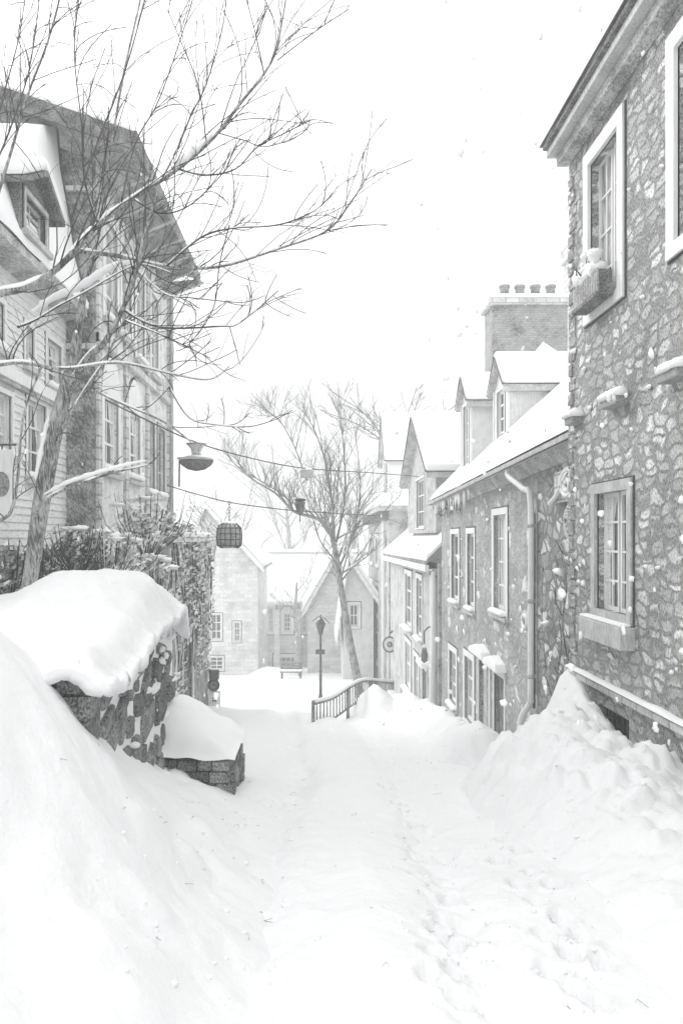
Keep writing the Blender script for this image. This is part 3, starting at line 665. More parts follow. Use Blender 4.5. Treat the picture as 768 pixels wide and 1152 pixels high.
window(Cc, fr, *tl, nx=1, ny=4, casing=.2, mun=.08, glass='glass_pale', line=.06); window(Cc, fr, *tl2, nx=1, ny=3, casing=.2, mun=.08, glass='glass', line=.06)
door(Cc, fr, *dc, mat='dark')
mb = MB()
def slabq(mb, a, dz):
    mb.hexa(a, [p+V(0, 0, dz) for p in a])
a = [V(3.9, 28.3, -.95), V(3.9, 46.2, -1.02), V(6.2, 46.2, 1.1), V(6.2, 28.3, 1.2)]
slabq(mb, a, .1); rr = mb.build('pent_roof', M['slate'], Cc)
mb = MB(); slabq(mb, [p+V(0, 0, .102) for p in a], .22); mb.build('roof_snow', M['snow'], rr, bevel=.07)
mb = MB(); mb.hexa([V(3.86, 28.3, -1.2), V(4.0, 28.3, -1.2), V(4.0, 28.3, -.96), V(3.86, 28.3, -.96)], [V(3.86, 46.2, -1.27), V(4.0, 46.2, -1.27), V(4.0, 46.2, -1.03), V(3.86, 46.2, -1.03)])
mb.build('fascia', M['white'], rr)
mb = MB(); mb.hexa([V(4.0, 28.3, -1.25), V(4.3, 28.3, -1.25), V(4.3, 28.3, -1.1), V(4.0, 28.3, -1.1)], [V(4.0, 46.2, -1.32), V(4.3, 46.2, -1.32), V(4.3, 46.2, -1.1), V(4.0, 46.2, -1.1)]); mb.build('soffit', M['soffit'], rr)
mb = MB(); mb.box(5.6, 13, 30.6, 45.8, -.5, 2.2); mb.build('upper_wall', M['stucco_far'], Cc)
dormer(Cc, 4.6, 35.2, 4.3, .2, 2.7, 5.25, 12, wall='soffit', ov=.4, panes=(3, 3), snow_t=.3, ww=.3)
mb = MB(); mb.tube([V(4.15, 28.35, -1.2), V(4.15, 28.35, -7.2)], .09, 8); mb.build('downpipe', M['white'], Cc)

XD = 4.2; fr = right_wall(XD)
Dd = thing('hipped_house', (XD, 55, -10), 'tall house with hipped snowy roof farthest along the row of houses', 'house')
opsD = []
for k in range(3):
    for z in (-.9, -4.2, -7.4): opsD.append((48.3+k*5.4, 50.6+k*5.4, z-.9, z+.9))
mb = MB(); wall_cells(mb, fr, 46.05, 64, -12, 1.55, opsD, .25)
mb.face([(XD, 46.05, -10), (14, 46.05, -10), (14, 46.05, 1.55), (XD, 46.05, 1.55)]); mb.face([(XD, 64, -12), (14, 64, -12), (14, 64, 1.55), (XD, 64, 1.55)])
mb.build('wall', M['row_render'], Dd)
for q in opsD: window(Dd, fr, *q, nx=2, ny=3, casing=.25, mun=.1, line=.08, snow=False)
e = [V(3.6, 45.5, 1.55), V(3.6, 64.5, 1.55), V(14, 64.5, 1.55), V(14, 45.5, 1.55)]; t0, t1 = V(8.6, 50.5, 5.6), V(8.6, 60, 5.6)
def hip(dz, ex):
    mb = MB(); q = [V(3.6-ex, 45.5-ex, 1.55+dz), V(3.6-ex, 64.5, 1.55+dz), V(14, 64.5, 1.55+dz), V(14, 45.5-ex, 1.55+dz)]
    p = [x+V(0, 0, .28) for x in q]; a, b = t0+V(0, 0, dz), t1+V(0, 0, dz)
    mb.mesh(q+p+[a, b], [(3, 2, 1, 0), (0, 1, 5, 4), (1, 2, 6, 5), (2, 3, 7, 6), (3, 0, 4, 7), (4, 5, 9, 8), (6, 7, 8, 9), (7, 4, 8), (5, 6, 9)]); return mb
rr = hip(0, 0).build('roof', M['soffit'], Dd); hip(.285, .05).build('roof_snow', M['snow'], rr)
mb = MB()
for k in range(12): mb = MB(); mb.box(3.65, 4.2, 46+k*1.5, 46.25+k*1.5, 1.0, 1.549); mb.build('eave_bracket', M['dark'], Dd)
mb = MB(); mb.tube([V(3.85, 47.5, 1.3), V(4.02, 47.5, .9), V(4.02, 47.5, -10)], .12, 8); mb.build('downpipe', M['white'], Dd)
dormer(Dd, 4.75, 54.3, 2.3, 1.9, 5.3, 8.2, 11.5, wall='stucco_far', ov=.3, snow_t=.3)

# signs on the row
t = thing('round_sign', (3.9, 44.6, -5.8), 'small round white sign on a bracket near the far end of the row houses', 'sign')
mb = MB(); f2 = cam_wall(44.5); c = (438-CX)*44.5/F, (CY-725)*44.5/F
mb.prism([f2.p(c[0]+.36*math.cos(a), c[1]+.42*math.sin(a), 0) for a in [2*math.pi*i/24 for i in range(24)]], (0, .1, 0)); mb.build('disc', M['white'], t)
mb = MB(); mb.tube([f2.p(c[0]+.36*math.cos(a), c[1]+.42*math.sin(a),   .03) for a in [2*math.pi*i/24 for i in range(25)]], .045, 6); mb.build('rim', M['metal'], t)
mb = MB(); mb.tube([f2.p(c[0]+.1*math.cos(a), c[1]+.12*math.sin(a), .02) for a in [2*math.pi*i/12 for i in range(13)]], .05, 5); mb.build('emblem', M['metal'], t)
mb = MB(); mb.tube([V(c[0]+.2, 44.55, c[1]+.75), V(4.35, 44.55, c[1]+.75)], .05, 5); mb.tube([V(c[0], 44.55, c[1]+.6), V(c[0]+.2, 44.55, c[1]+.75)], .05, 5); mb.build('bracket', M['metal'], t)
t = thing('hanging_lantern', (3.7, 29.6, -4), 'dark drop-shaped lantern hung on a bracket beside the tall narrow window of the gabled house', 'lantern')
c = P(477, 735, 29.6)
mb = MB(); mb.lathe(c+V(0, 0, -.5), [(.03, .15), (.11, .22), (.13, .42), (.08, .68), (.03, .75)], 10); mb.build('body', M['dark'], t)
mb = MB(); mb.tube([c+V(0, 0, .35), c+V(0, 0, .8), c+V(.12, 0, .95), V(4.3, 29.6, c.z+1.0)], .03, 5); mb.build('bracket', M['metal'], t)
mb = MB(); mb.blob(c+V(0, 0, .25), .1, .1, .06); mb.build('snow_top', M['snow'], t)
t = thing('vent_ring', V(XB, 16.6, -2.2), 'little round vent ring on the grey stucco wall beside the downpipe', 'vent')
mb = MB(); f2 = right_wall(XB); q = (16.75, -1.75)
mb.tube([f2.p(q[0]+.16*math.cos(a), q[1]+.13*math.sin(a), .03) for a in [2*math.pi*i/16 for i in range(17)]], .045, 6); mb.build('ring', M['white'], t)
mb = MB(); mb.prism([f2.p(q[0]+.13*math.cos(a), q[1]+.1*math.sin(a), .003) for a in [2*math.pi*i/12 for i in range(12)]], f2.n*.02); mb.build('hole', M['metal'], t)

# ------------------------------------------------------------------ far end: church group
CHY = 80; f2 = cam_wall(CHY)
def XP(px, Y): return (px-CX)*Y/F
def ZP(py, Y): return (CY-py)*Y/F
t = thing('church', (XP(320, 80), 80, -13), 'pale church with pointed window and tall snowy roof closing the street', 'church')
ow = [(XP(302, 80), XP(307, 80), ZP(711, 80), ZP(684, 80)), (XP(319, 80), XP(327, 80), ZP(711, 80), ZP(690, 80)), (XP(340, 80), XP(345, 80), ZP(711, 80), ZP(684, 80)), (XP(311, 80), XP(332, 80), ZP(751, 80), ZP(739, 80))]
mb = MB(); wall_cells(mb, f2, XP(280, 80), XP(420, 80), -15, ZP(676, 80), ow, .4)
mb.build('wall', M['masonry_far'], t)
for i, q in enumerate(ow): window(t, f2, *q, nx=2 if i != 3 else 4, ny=4 if i != 3 else 2, casing=.3, mun=.09, line=.1, arch=(i == 1), glass='glass_dark', sill=(i == 3), depth=.3)
mb = MB(); zr, zv = ZP(622, 80), ZP(676, 80)
mb.hexa([V(XP(278, 80), 79.4, zv), V(XP(422, 80), 79.4, zv), V(XP(422, 80), 90, zv), V(XP(278, 80), 90, zv)], [V(XP(278, 80), 84.6, zr), V(XP(422, 80), 84.6, zr), V(XP(422, 80), 85, zr), V(XP(278, 80), 85, zr)])
rr = mb.build('roof', M['snow'], t)
mb = MB(); mb.box(XP(278, 80), XP(422, 80), 79.3, 79.9, zv-.35, zv-.003); mb.build('eave', M['stucco_far'], rr)
mb = MB(); mb.box(XP(277, 80), XP(423, 80), 84.2, 85.4, zr+.003, zr+.3); mb.build('ridge_snow', M['snow'], rr)
mb = MB()
for px in (296, 312, 335, 352): x = XP(px, 80); mb.hexa([V(x-.3, 79.2, -15), V(x+.3, 79.2, -15), V(x+.3, 80.05, -15), V(x-.3, 80.05, -15)], [V(x-.25, 79.7, zv-.8), V(x+.25, 79.7, zv-.8), V(x+.25, 80.05, zv-.8), V(x-.25, 80.05, zv-.8)])
mb.build('buttresses', M['masonry_far'], t)
def gable_house(name, Y, px0, px1, pxr, yeave, yridge, label, wins, roof_pts=None, mat='masonry_far', depth=12, winkw={}):
    f = cam_wall(Y); x0, x1, xr = XP(px0, Y), XP(px1, Y), XP(pxr, Y); ze_, zr_ = ZP(yeave, Y), ZP(yridge, Y)
    t = thing(name, ((x0+x1)/2, Y, prof(Y)), label, 'house')
    ops = [(XP(a, Y), XP(b, Y), ZP(d, Y), ZP(c, Y)) for a, b, c, d in wins]
    mb = MB(); wall_cells(mb, f, x0, x1, prof(Y)-2, ze_, ops, .35)
    mb.face([f.p(x0, ze_), f.p(x1, ze_), f.p(xr, zr_)])
    for x in (x0, x1): mb.face([(x, Y, prof(Y)-2), (x, Y+depth, prof(Y)-2), (x, Y+depth, ze_), (x, Y, ze_)])
    mb.build('wall', M[mat], t)
    for q in ops: window(t, f, *q, **{**dict(nx=2, ny=3, casing=.16, mun=.07, line=.06, depth=.25), **winkw})
    mb = MB(); ms = MB(); md = MB()
    for (xe, s) in ((x0, -1), (x1, 1)):
        sl = (zr_-ze_)/abs(xe-xr); xo, zo = xe+s*.5, ze_-sl*.5
        a = [V(xr, Y-.6, zr_), V(xr, Y+depth, zr_), V(xo, Y+depth, zo), V(xo, Y-.6, zo)]
        mb.hexa(a, [p+V(0, 0, .18) for p in a]); b = [p+V(0, 0, .184) for p in a]; ms.hexa(b, [p+V(0, 0, .38) for p in b])
        c = [V(xr, Y-.66, zr_-.28), V(xr, Y-.604, zr_-.28), V(xo, Y-.604, zo-.28), V(xo, Y-.66, zo-.28)]; md.hexa(c, [p+V(0, 0, .44) for p in c])
    rr = mb.build('roof', M['slate'], t); ms.build('roof_snow', M['snow'], rr, bevel=.1); md.build('barge_board', M['stucco_far'], rr)
    return t
gable_house('stone_house', 62, 205, 290, 232, 632, 568, 'pale stone gable house behind the drum lantern at the street end', [(237, 249, 691, 720), (236, 251, 739, 754), (263, 270, 700, 722)], winkw=dict(glass='glass_dark', frame='stucco_far', sill=False, casing=.08))
t = gable_house('gable_house', 66, 346, 412, 376, 680, 628, 'pale gable house behind the leaning tree trunk beside the church', [(384, 390, 700, 718)], mat='masonry_far')
t = gable_house('boarded_house', 54, 386, 420, 392, 668, 626, 'small boarded house with a dark window wedged beside the hipped house', [(393, 403, 680, 705)], mat='boards', winkw=dict(glass='glass_dark', nx=2, ny=2), depth=5)
# hedge-like low wall, bench, sign near the church
BY = 54; bz = prof(BY)
t = thing('snowy_bench', (XP(327, BY), BY, bz), 'slatted bench half buried in snow before the church window', 'bench')
bx0, bx1 = XP(315, BY), XP(340, BY)
mb = MB()
for k in range(4): mb.box(bx0, bx1, BY+.12*k, BY+.1+.12*k, bz+.42, bz+.47)
mb.build('seat', M['dark'], t)
mb = MB()
for k in range(3): mb.box(bx0, bx1, BY+.5, BY+.55, bz+.58+.17*k, bz+.70+.17*k)
mb.build('backrest', M['dark'], t)
for x in (bx0+.12, bx1-.12):
    mb = MB(); mb.box(x-.05, x+.05, BY+.02, BY+.48, bz-.3, bz+.417); mb.box(x-.05, x+.05, BY+.555, BY+.62, bz-.3, bz+1.02); mb.build('leg', M['metal'], t)
mb = MB(); mb.box(bx0+.05, bx1-.05, BY+.02, BY+.44, bz+.473, bz+.6); mb.build('snow_cushion', M['snow'], t, bevel=.06)

t = thing('round_sign', P(241, 800, 27), 'dark box and ring sign on a white board against the ivy corner', 'sign')
f2 = cam_wall(27)
mb = MB(); fbox(mb, f2, XP(236, 27), XP(247, 27), ZP(764, 27), ZP(753, 27), 0, .25); mb.build('lamp_box', M['metal'], t, bevel=.04)
mb = MB(); c = (XP(241, 27), ZP(770, 27)); mb.tube([f2.p(c[0]+.16*math.cos(a), c[1]+.17*math.sin(a), .12) for a in [2*math.pi*i/20 for i in range(21)]], .05, 6); mb.build('ring', M['metal'], t)
mb = MB(); mb.prism([f2.p(c[0]+.15*math.cos(a), c[1]+.16*math.sin(a), .08) for a in [2*math.pi*i/16 for i in range(16)]], (0, .03, 0)); mb.build('ring_face', M['grey_paint'], t)
mb = MB(); mb.tube([f2.p(c[0]-.06, c[1]-.05, .11), f2.p(c[0], c[1]+.06, .11), f2.p(c[0]+.06, c[1]-.05, .11)], .018, 4); mb.build('ring_emblem', M['metal'], t)
mb = MB(); fbox(mb, f2, XP(235, 27), XP(248, 27), ZP(808, 27), ZP(777, 27), 0, .08); bd = mb.build('board', M['white'], t)
mb = MB()
for (a, b) in [((-.06, .0), (0, .1)), ((0, .1), (.06, 0)), ((-.07, -.05), (.07, -.05)), ((-.05, -.1), (-.02, -.04)), ((.05, -.1), (.02, -.04))]:
    q = (XP(241.5, 27), ZP(786, 27)); mb.tube([f2.p(q[0]+a[0], q[1]+a[1], .085), f2.p(q[0]+b[0], q[1]+b[1], .085)], .014, 4)
mb.build('emblem', M['darkline'], bd)
mb = MB(); mb.tube([f2.p(XP(236, 27), ZP(845, 27), -.05), f2.p(XP(236, 27), ZP(753, 27), -.05)], .03, 6); mb.build('post', M['metal'], t)

# picket railing
t = thing('picket_railing', (1, 22, -5), 'curved iron picket railing crossing toward the row houses below the leaning tree', 'railing')
rp = catmull([(-.06, 20.0, -4.15), (.45, 21.2, -4.25), (1.0, 22.6, -4.2), (1.45, 24.0, -4.3), (2.1, 25.8, -4.65), (2.6, 27, -4.9)], 6)
def resample(pts, n):
    pts = [Vector(p) for p in pts]; d = [0]
    for a, b in zip(pts, pts[1:]): d.append(d[-1]+(b-a).length)
    out = []
    for i in range(n):
        s = d[-1]*i/(n-1); k = max(j for j in range(len(d)) if d[j] <= s+1e-9); k = min(k, len(pts)-2)
        out.append(pts[k].lerp(pts[k+1], (s-d[k])/max(1e-9, d[k+1]-d[k])))
    return out
rs = resample(rp, 34)
mb = MB(); mb.tube(rs, .04, 6); mb.build('top_rail', M['slate'], t)
mb = MB(); mb.tube([p-V(0, 0, .55) for p in rs], .03, 5); mb.build('bottom_rail', M['slate'], t)
for i, p in enumerate(rs):
    mb = MB(); k = i % 11 == 0
    mb.tube([p-V(0, 0, 1.2 if k else .55), p+V(0, 0, .08 if k else 0)], .05 if k else .018, 6 if k else 4); mb.build('post' if k else 'picket', M['slate'], t)
mb = MB(); mb.tube([p+V(0, 0, .06) for p in rs], .05, 6); mb.build('rail_snow', M['snow'], t)

# lamp post
LY = 34.5; t = thing('lamp_post', P(360, 790, LY), 'slender iron street lamp with glass lantern and small cross plate near the railing', 'street lamp')
b = P(360.5, 800, LY); tp = P(360.5, 712, LY); H = tp.z-b.z
mb = MB(); mb.lathe(b, [(.16, 0), (.16, .5), (.1, .6), (.07, .75), (.06, H*.5), (.085, H*.5+.04), (.05, H*.5+.1), (.045, H-.1), (.09, H-.05), (.09, H)], 10); mb.build('post', M['metal'], t)
mb = MB(); mb.lathe(tp, [(.07, .0), (.16, .35), (.19, .38)], 6, smooth=False); ln = mb.build('lantern', M['glass'], t)
mb = MB(); mb.lathe(tp, [(.22, .382), (.20, .42), (.08, .62), (.03, .66), (.03, .78)], 6, smooth=False); mb.build('lantern_cap', M['metal'], ln)
mb = MB()
for k in range(6):
    a = math.pi*k/3; mb.tube([tp+V(.075*math.cos(a), .075*math.sin(a), 0), tp+V(.195*math.cos(a), .195*math.sin(a), .38)], .014, 4)
mb.build('lantern_bars', M['metal'], ln)
mb = MB(); mb.blob(tp+V(0, 0, .55), .11, .11, .1); mb.build('snow_cap', M['snow'], ln)
mb = MB(); q = P(360, 733, LY); mb.box(q.x-.2, q.x+.2, LY-.12, LY-.07, q.z-.1, q.z+.1); mb.build('cross_plate', M['metal'], t)
mb = MB(); mb.tube([tp+V(-.35, 0, .5), tp+V(-.1, 0, .7), tp+V(.15, 0, .66), tp+V(.38, 0, .42)], .018, 5); mb.build('bracket', M['metal'], t)

# ------------------------------------------------------------------ left: tall gabled building
XT = -4.2; fr = left_wall(XT)
T = thing('tall_building', (XT, 18, -1), 'tall dark gabled building with arched windows behind the big bare tree', 'building')
Yt = lambda px: -XT*F/(CX-px)
rows = [(15.9, 16.9, 4.5, 6.4), (17.3, 18.2, 4.5, 6.4), (18.7, 19.6, 4.3, 6.3), (20.4, 21.3, 4.3, 6.3)]; arcs = [(15.85, 17.0, 1.45, 2.9), (18.0, 19.1, 1.45, 2.9)]; dk = [(20.0, 20.8, 1.2, 2.95), (21.3, 22.2, 1.2, 2.95)]
mb = MB(); wall_cells(mb, fr, 15.3, 22.9, -5.5, 7.3, rows+arcs+dk, .22)
mb.face([(XT, 22.9, -5.5), (-14, 22.9, -5.5), (-14, 22.9, 10), (-9, 22.9, 9.3), (XT, 22.9, 7.3)])
mb.build('facade', M['facade'], T)
mb = MB(); zg = lambda x: 7.2+(XT-x)*.37
mb.face([(XT, 15.29, -3), (-14, 15.29, -3), (-14, 15.29, zg(-14)), (XT, 15.29, zg(XT))])
mb.build('gable_wall', M['brickdark'], T)
mb = MB()
for z in (1.1, 3.6, 6.6): mb = MB(); mb.box(-9, XT+.02, 15.2, 15.288, z, z+.1); mb.build('string_course', M['ashlar'], T)
for q in rows: window(T, fr, *q, nx=2, ny=4, casing=.16, glass='glass_pale', mun=.05, arch=True, sill=True, line=.045)
for q in arcs: window(T, fr, *q, nx=2, ny=3, casing=.17, glass='glass', mun=.05, arch=True, line=.045, curtain=True)
for q in dk: window(T, fr, *q, nx=2, ny=3, casing=.1, glass='glass_dark', frame='grey_paint', mun=.05, line=.03)
mb = MB()                                    # pilasters and belt on the street face
for u in (15.42, 17.62, 19.85, 22.75): fbox(mb, fr, u-.12, u+.12, -1, 7.1, .0, .07)
fbox(mb, fr, 15.3, 22.9, 3.75, 3.95, 0, .1)
mb.build('pilasters', M['ashlar'], T, bevel=.01)
xo = -3.3
rl = lambda x: 7.32+(xo-x)*.34
mb = MB(); a = [V(xo, 14.5, rl(xo)), V(xo, 22.4, rl(xo)), V(-15, 22.4, rl(-15)), V(-15, 14.5, rl(-15))]
mb.hexa([V(xo, 14.5, rl(xo)-.1), V(xo, 22.4, rl(xo)-.1), V(-15, 22.4, rl(-15)-.1), V(-15, 14.5, rl(-15)-.1)], a); rr = mb.build('roof', M['soffit'], T)
mb = MB(); mb.hexa([p+V(0, 0, .004) for p in a], [p+V(0, 0, .14) for p in a]); mb.build('roof_snow', M['snow'], rr, bevel=.05)
mb = MB(); mb.hexa([V(xo, 14.42, rl(xo)-.3), V(xo, 14.498, rl(xo)-.3), V(-15, 14.498, rl(-15)-.3), V(-15, 14.42, rl(-15)-.3)], [V(xo, 14.42, rl(xo)+.02), V(xo, 14.498, rl(xo)+.02), V(-15, 14.498, rl(-15)+.02), V(-15, 14.42, rl(-15)+.02)])
mb.hexa([V(xo+.002, 14.42, rl(xo)-.3), V(xo+.08, 14.42, rl(xo)-.3), V(xo+.08, 14.42, rl(xo)+.02), V(xo+.002, 14.42, rl(xo)+.02)], [V(xo+.002, 22.4, rl(xo)-.3), V(xo+.08, 22.4, rl(xo)-.3), V(xo+.08, 22.4, rl(xo)+.02), V(xo+.002, 22.4, rl(xo)+.02)])
mb.build('fascia', M['dark'], rr)
mb = MB()
for k in range(7): y = 15.5+k*1.1; mb = MB(); mb.prism([(XT, y, 6.6), (XT, y, 7.05), (xo+.1, y, 7.15), (xo+.2, y, 7.05)], (0, .12, 0)); mb.build('eave_bracket', M['soffit'], T)
mb = MB(); mb.tube([V(XT+.12, 22.7, 7.0), V(XT+.12, 22.7, .2)], .06, 6); mb.build('downpipe', M['grey_paint'], T)

# ------------------------------------------------------------------ left: clapboard house with mansard roof
XL = -4.76; fr = left_wall(XL)
Lh = thing('clapboard_house', (XL, 12.5, -1), 'pale clapboard house with steep snowy mansard roof and dark dormer', 'house')
lw = [(13.1, 13.5, 2.9, 3.5), (14.15, 14.95, 2.75, 3.55), (11.6, 12.5, 1.3, 2.2), (13.2, 14.1, 1.05, 2.3), (11.7, 12.2, 2.9, 3.55)]
mb = MB(); wall_cells(mb, fr, 6.5, 15.25, -2, 4.35, lw, .15)
for k in range(42):                          # clapboards
    z = -1+k*.125; wall = MB()
    segs = [6.5, 15.24]
    cuts = sorted((a-.11, b+.11) for a, b, c, d in lw if z < d+.13 and z+.1 > c-.25)
    u = 6.5
    for a, b in cuts+[(15.24, 15.24)]:
        if a > u: mb.prism([fr.p(u, z, .002), fr.p(u, z+.125, .002), fr.p(u, z, .022)], fr.u*(a-u))
        u = max(u, b)
mb.face([(XL, 6.5, -2), (-9, 6.5, -2), (-9, 6.5, 7.4), (XL-.2, 6.5, 7.4), (XL, 6.5, 4.3)])
mb.build('wall', M['clapboard'], Lh)
for i, q in enumerate(lw): window(Lh, fr, *q, nx=2, ny=3, casing=.08, glass='glass', mun=.035, line=.014, curtain=True)
mb = MB(); fbox(mb, fr, 6.5, 15.24, 2.42, 2.62, 0, .12); mb.build('belt_course', M['white'], Lh, bevel=.015)
mb = MB(); fbox(mb, fr, 6.5, 15.24, 2.36, 2.417, 0, .09); mb.build('belt_gap', M['soffit'], Lh)
mb = MB(); fbox(mb, fr, 6.5, 15.24, -.35, -.2, 0, .1); mb.build('base_ledge', M['dark'], Lh)
mb = MB(); mb.hexa([fr.p(6.5, 4.12, 0), fr.p(6.5, 4.2, .42), fr.p(6.5, 4.34, .42), fr.p(6.5, 4.34, 0)], [fr.p(15.24, 4.12, 0), fr.p(15.24, 4.2, .42), fr.p(15.24, 4.34, .42), fr.p(15.24, 4.34, 0)]); mb.build('eave', M['soffit'], Lh)
mb = MB(); sec = [(.45, 4.345), (.46, 4.47), (.36, 4.7), (.2, 5.3), (.1, 6.0), (-.08, 7.0), (-.14, 7.72), (-.4, 7.85), (-5, 8.0)]
mb.grid(lambda u, k: fr.p(u, min(sec[int(k)][1], max(5.5, 6.25+(u-12.3)*.5)+.02*k)+.03*nz(u*1.3, k*.7), sec[int(k)][0]+.03*nz(u, k*2.)), list(np.arange(6.5, 15.2, .25))+[15.2], list(range(len(sec))))
mb.face([fr.p(15.2, z, d) for d, z in sec]+[fr.p(15.2, 4.345, -5)]); rr = mb.build('roof', M['snow'], Lh)
mb = MB(); mb.tube([fr.p(15.17, z, d+.012) for d, z in sec[1:8]], .022, 4); mb.build('verge_trim', M['metal'], rr)
def ldormer(Y0, Y1, zb, ze_, zr_):
    mb = MB(); f = left_wall(XL+.42); o = (Y0+.2, Y1-.2, zb+.15, ze_-.1)
    wall_cells(mb, f, Y0, Y1, zb, ze_, [o], .1); mb.face([f.p(Y0, ze_), f.p(Y1, ze_), f.p((Y0+Y1)/2, zr_)])
    for y in (Y0, Y1): mb.face([(XL+.42, y, zb), (XL-.6, y, zb), (XL-.6, y, ze_), (XL+.42, y, ze_)])
    d = mb.build('dormer', M['dark'], Lh)
    window(d, f, *o, nx=2, ny=3, casing=.08, glass='glass', frame='grey_paint', mun=.04, name='dormer_window', snow=False)
    m1, m2 = MB(), MB()
    for y, s in ((Y0, -1), (Y1, 1)):
        ym = (Y0+Y1)/2; sl = (zr_-ze_)/(ym-Y0)
        a = [V(XL+.62, ym, zr_), V(XL-.7, ym, zr_), V(XL-.7, y+s*.2, ze_-sl*.2), V(XL+.62, y+s*.2, ze_-sl*.2)]
        m1.hexa(a, [p+V(0, 0, .09) for p in a]); m2.hexa([p+V(0, 0, .093) for p in a], [p+V(0, 0, .32) for p in a])
    m1.build('dormer_roof', M['dark'], d); m2.build('dormer_snow', M['snow'], d, bevel=.08)
ldormer(11.75, 13.05, 4.5, 5.25, 5.6)
# annex porch clad in ivy
XI = -3.67; f1 = cam_wall(20); f2 = left_wall(XI)
I = thing('porch_annex', (XI, 23, -5), 'low flat-roofed stone annex with a dark doorway jutting from the tall building', 'building')
dop = (22.0, 24.0, -5.6, -2.9)
mb = MB(); wall_cells(mb, f2, 20, 27.5, -6.5, -.12, [dop], .4); mb.face([f1.p(-6.5, -6), f1.p(XI, -6), f1.p(XI, -.12), f1.p(-6.5, -.12)])
mb.face([(XI, 27.5, -6.5), (-8, 27.5, -6.5), (-8, 27.5, -.12), (XI, 27.5, -.12)])
mb.build('wall', M['brickdark'], I)
mb = MB(); mb.box(-6.6, XI+.14, 19.86, 27.64, -.118, .0); mb.build('roof_slab', M['ashlar'], I)
mb = MB(); mb.box(-6.6, XI+.15, 19.85, 27.65, .003, .17); mb.build('roof_snow', M['snow'], I, bevel=.06)
door(I, f2, 22.1, 23.9, -5.6, -3.05, mat='dark', cap=False)
def leaves(mb, c, size, shade, r):
    n = Vector((r.gauss(0, 1), r.gauss(0, 1), r.gauss(0, 1)))
    if n.length < .1: n = V(0, 0, 1)
    n.normalize(); a = n.orthogonal().normalized(); b = n.cross(a)
    mb.face([c+a*size, c+b*size*.55+n*size*.1, c-a*size, c-b*size*.55+n*size*.1], shade)
r = random.Random(77)
t = thing('climbing_ivy', (XI, 21, -3), 'snow-dusted ivy hanging over the stone annex wall and doorway', 'ivy')
md, ms, st = MB(), MB(), MB()
for k in range(3600):
    if r.random() < .68: u, v = r.uniform(20, 27.4), None; base = f2
    else: u, v = r.uniform(-5.6, XI), None; base = f1
    v = r.uniform(-4.3, .35)
    if base is f2 and 21.8 < u < 24.2 and v < -2.7: continue
    if nz(u*1.2, v*.8, 5) < -.12-.05*v*0: continue
    c = base.p(u, v, r.uniform(.02, .22)+.1*max(0, nz(u*2, v*2)))
    if r.random() < .52: leaves(ms, c+V(0, 0, .02), r.uniform(.04, .1), 1, r)
    else: leaves(md, c, r.uniform(.05, .11), r.uniform(.7, 1.6), r)
for k in range(60):
    u = r.uniform(20.2, 27.2); z = r.uniform(-4, -1); pts = [f2.p(u+.15*math.sin(i+k), z+i*.35, .05) for i in range(8) if z+i*.35 < .1]
    if len(pts) > 2: st.tube(pts, .012, 4)
for k in range(150):
    base, u = (f2, r.uniform(20.1, 27.3)) if r.random() < .7 else (f1, r.uniform(-5.4, XI))
    if base is f2 and 21.9 < u < 24.1: continue
    z = r.uniform(-2.2, .1); L_ = r.uniform(.5, 2.2); w = r.uniform(-.25, .25)
    pts = [base.p(u+w*(i/5)**2*L_, z-L_*i/5, .05+.1*math.sin(i*.6)) for i in range(6)]
    (st if r.random() < .35 else ms).tube(pts, [r.uniform(.012, .03)*(1-i/7) for i in range(6)], 4)
md.build('foliage', M['leaf'], t); ms.build('snow_dusting', M['snow'], t); st.build('stems', M['twig'], t)
# shrubs
def shrub(c, rx, ry, rz, n, label, snowy=.4, size=.07, seed=1):
    r = random.Random(seed); t = thing('snowy_shrub', V(c.x, c.y, c.z-rz), label, 'shrub', 'shrubs on the terrace')
    md, ms, st = MB(), MB(), MB()
    for k in range(46):
        d = V(r.gauss(0, .5)*rx, r.gauss(0, .5)*ry, r.uniform(.0, 1)*rz); b = V(c.x+d.x*.2, c.y+d.y*.2, c.z-rz)
        e = c+V(d.x, d.y, d.z*1.05); (ms if k % 3 == 0 and snowy > .5 else st).tube([b, (b+e)/2+V(d.x*.25, d.y*.25, .08), e, e+V(d.x*.3, d.y*.3, -.1)], [.010, .008, .006, .003], 4)
    for k in range(n):
        while True:
            d = V(r.uniform(-1, 1), r.uniform(-1, 1), r.uniform(-1, 1))
            if d.length < 1: break
        w = .75+.5*nz(d.x*2+seed, d.y*2, d.z*2)
        p = c+V(d.x*rx*w, d.y*ry*w, d.z*rz*w)
        if nz(p.x*3.1, p.y*3.1, p.z*3.1+seed) < -.06: continue
        if r.random() < snowy*(.7+.6*max(0, d.z)): leaves(ms, p+V(0, 0, size*.4), size*r.uniform(.6, 1.3), 1, r)
        else: leaves(md, p, size*r.uniform(.6, 1.3), r.uniform(.6, 1.6), r)
    for k in range(int(14*snowy)):
        a = r.uniform(0, 6.28); q = r.uniform(0, .8); ms.blob(c+V(rx*q*math.cos(a), ry*q*math.sin(a), rz*(1-q*q)**.5*.85), r.uniform(.06, .16), r.uniform(.06, .14), .04, seed=k, amp=.4)
    st.build('stems', M['twig'], t); md.build('foliage', M['leaf'], t); ms.build('snow_load', M['snow'], t)['kind'] = 'stuff'
shrub(P(172, 660, 13.2), .38, .4, .62, 1500, 'rounded shrub striped with snow between the annex corner and the retaining wall', .72, .05, 1)
shrub(P(120, 628, 12.6), .75, .5, .5, 1700, 'wide tangled shrub loaded with snow behind the mound on the terrace', .72, .05, 2)
shrub(P(165, 590, 15.5), .9, .6, .6, 1700, 'tall feathery shrub reaching up to the lower arched windows', .8, .055, 3)
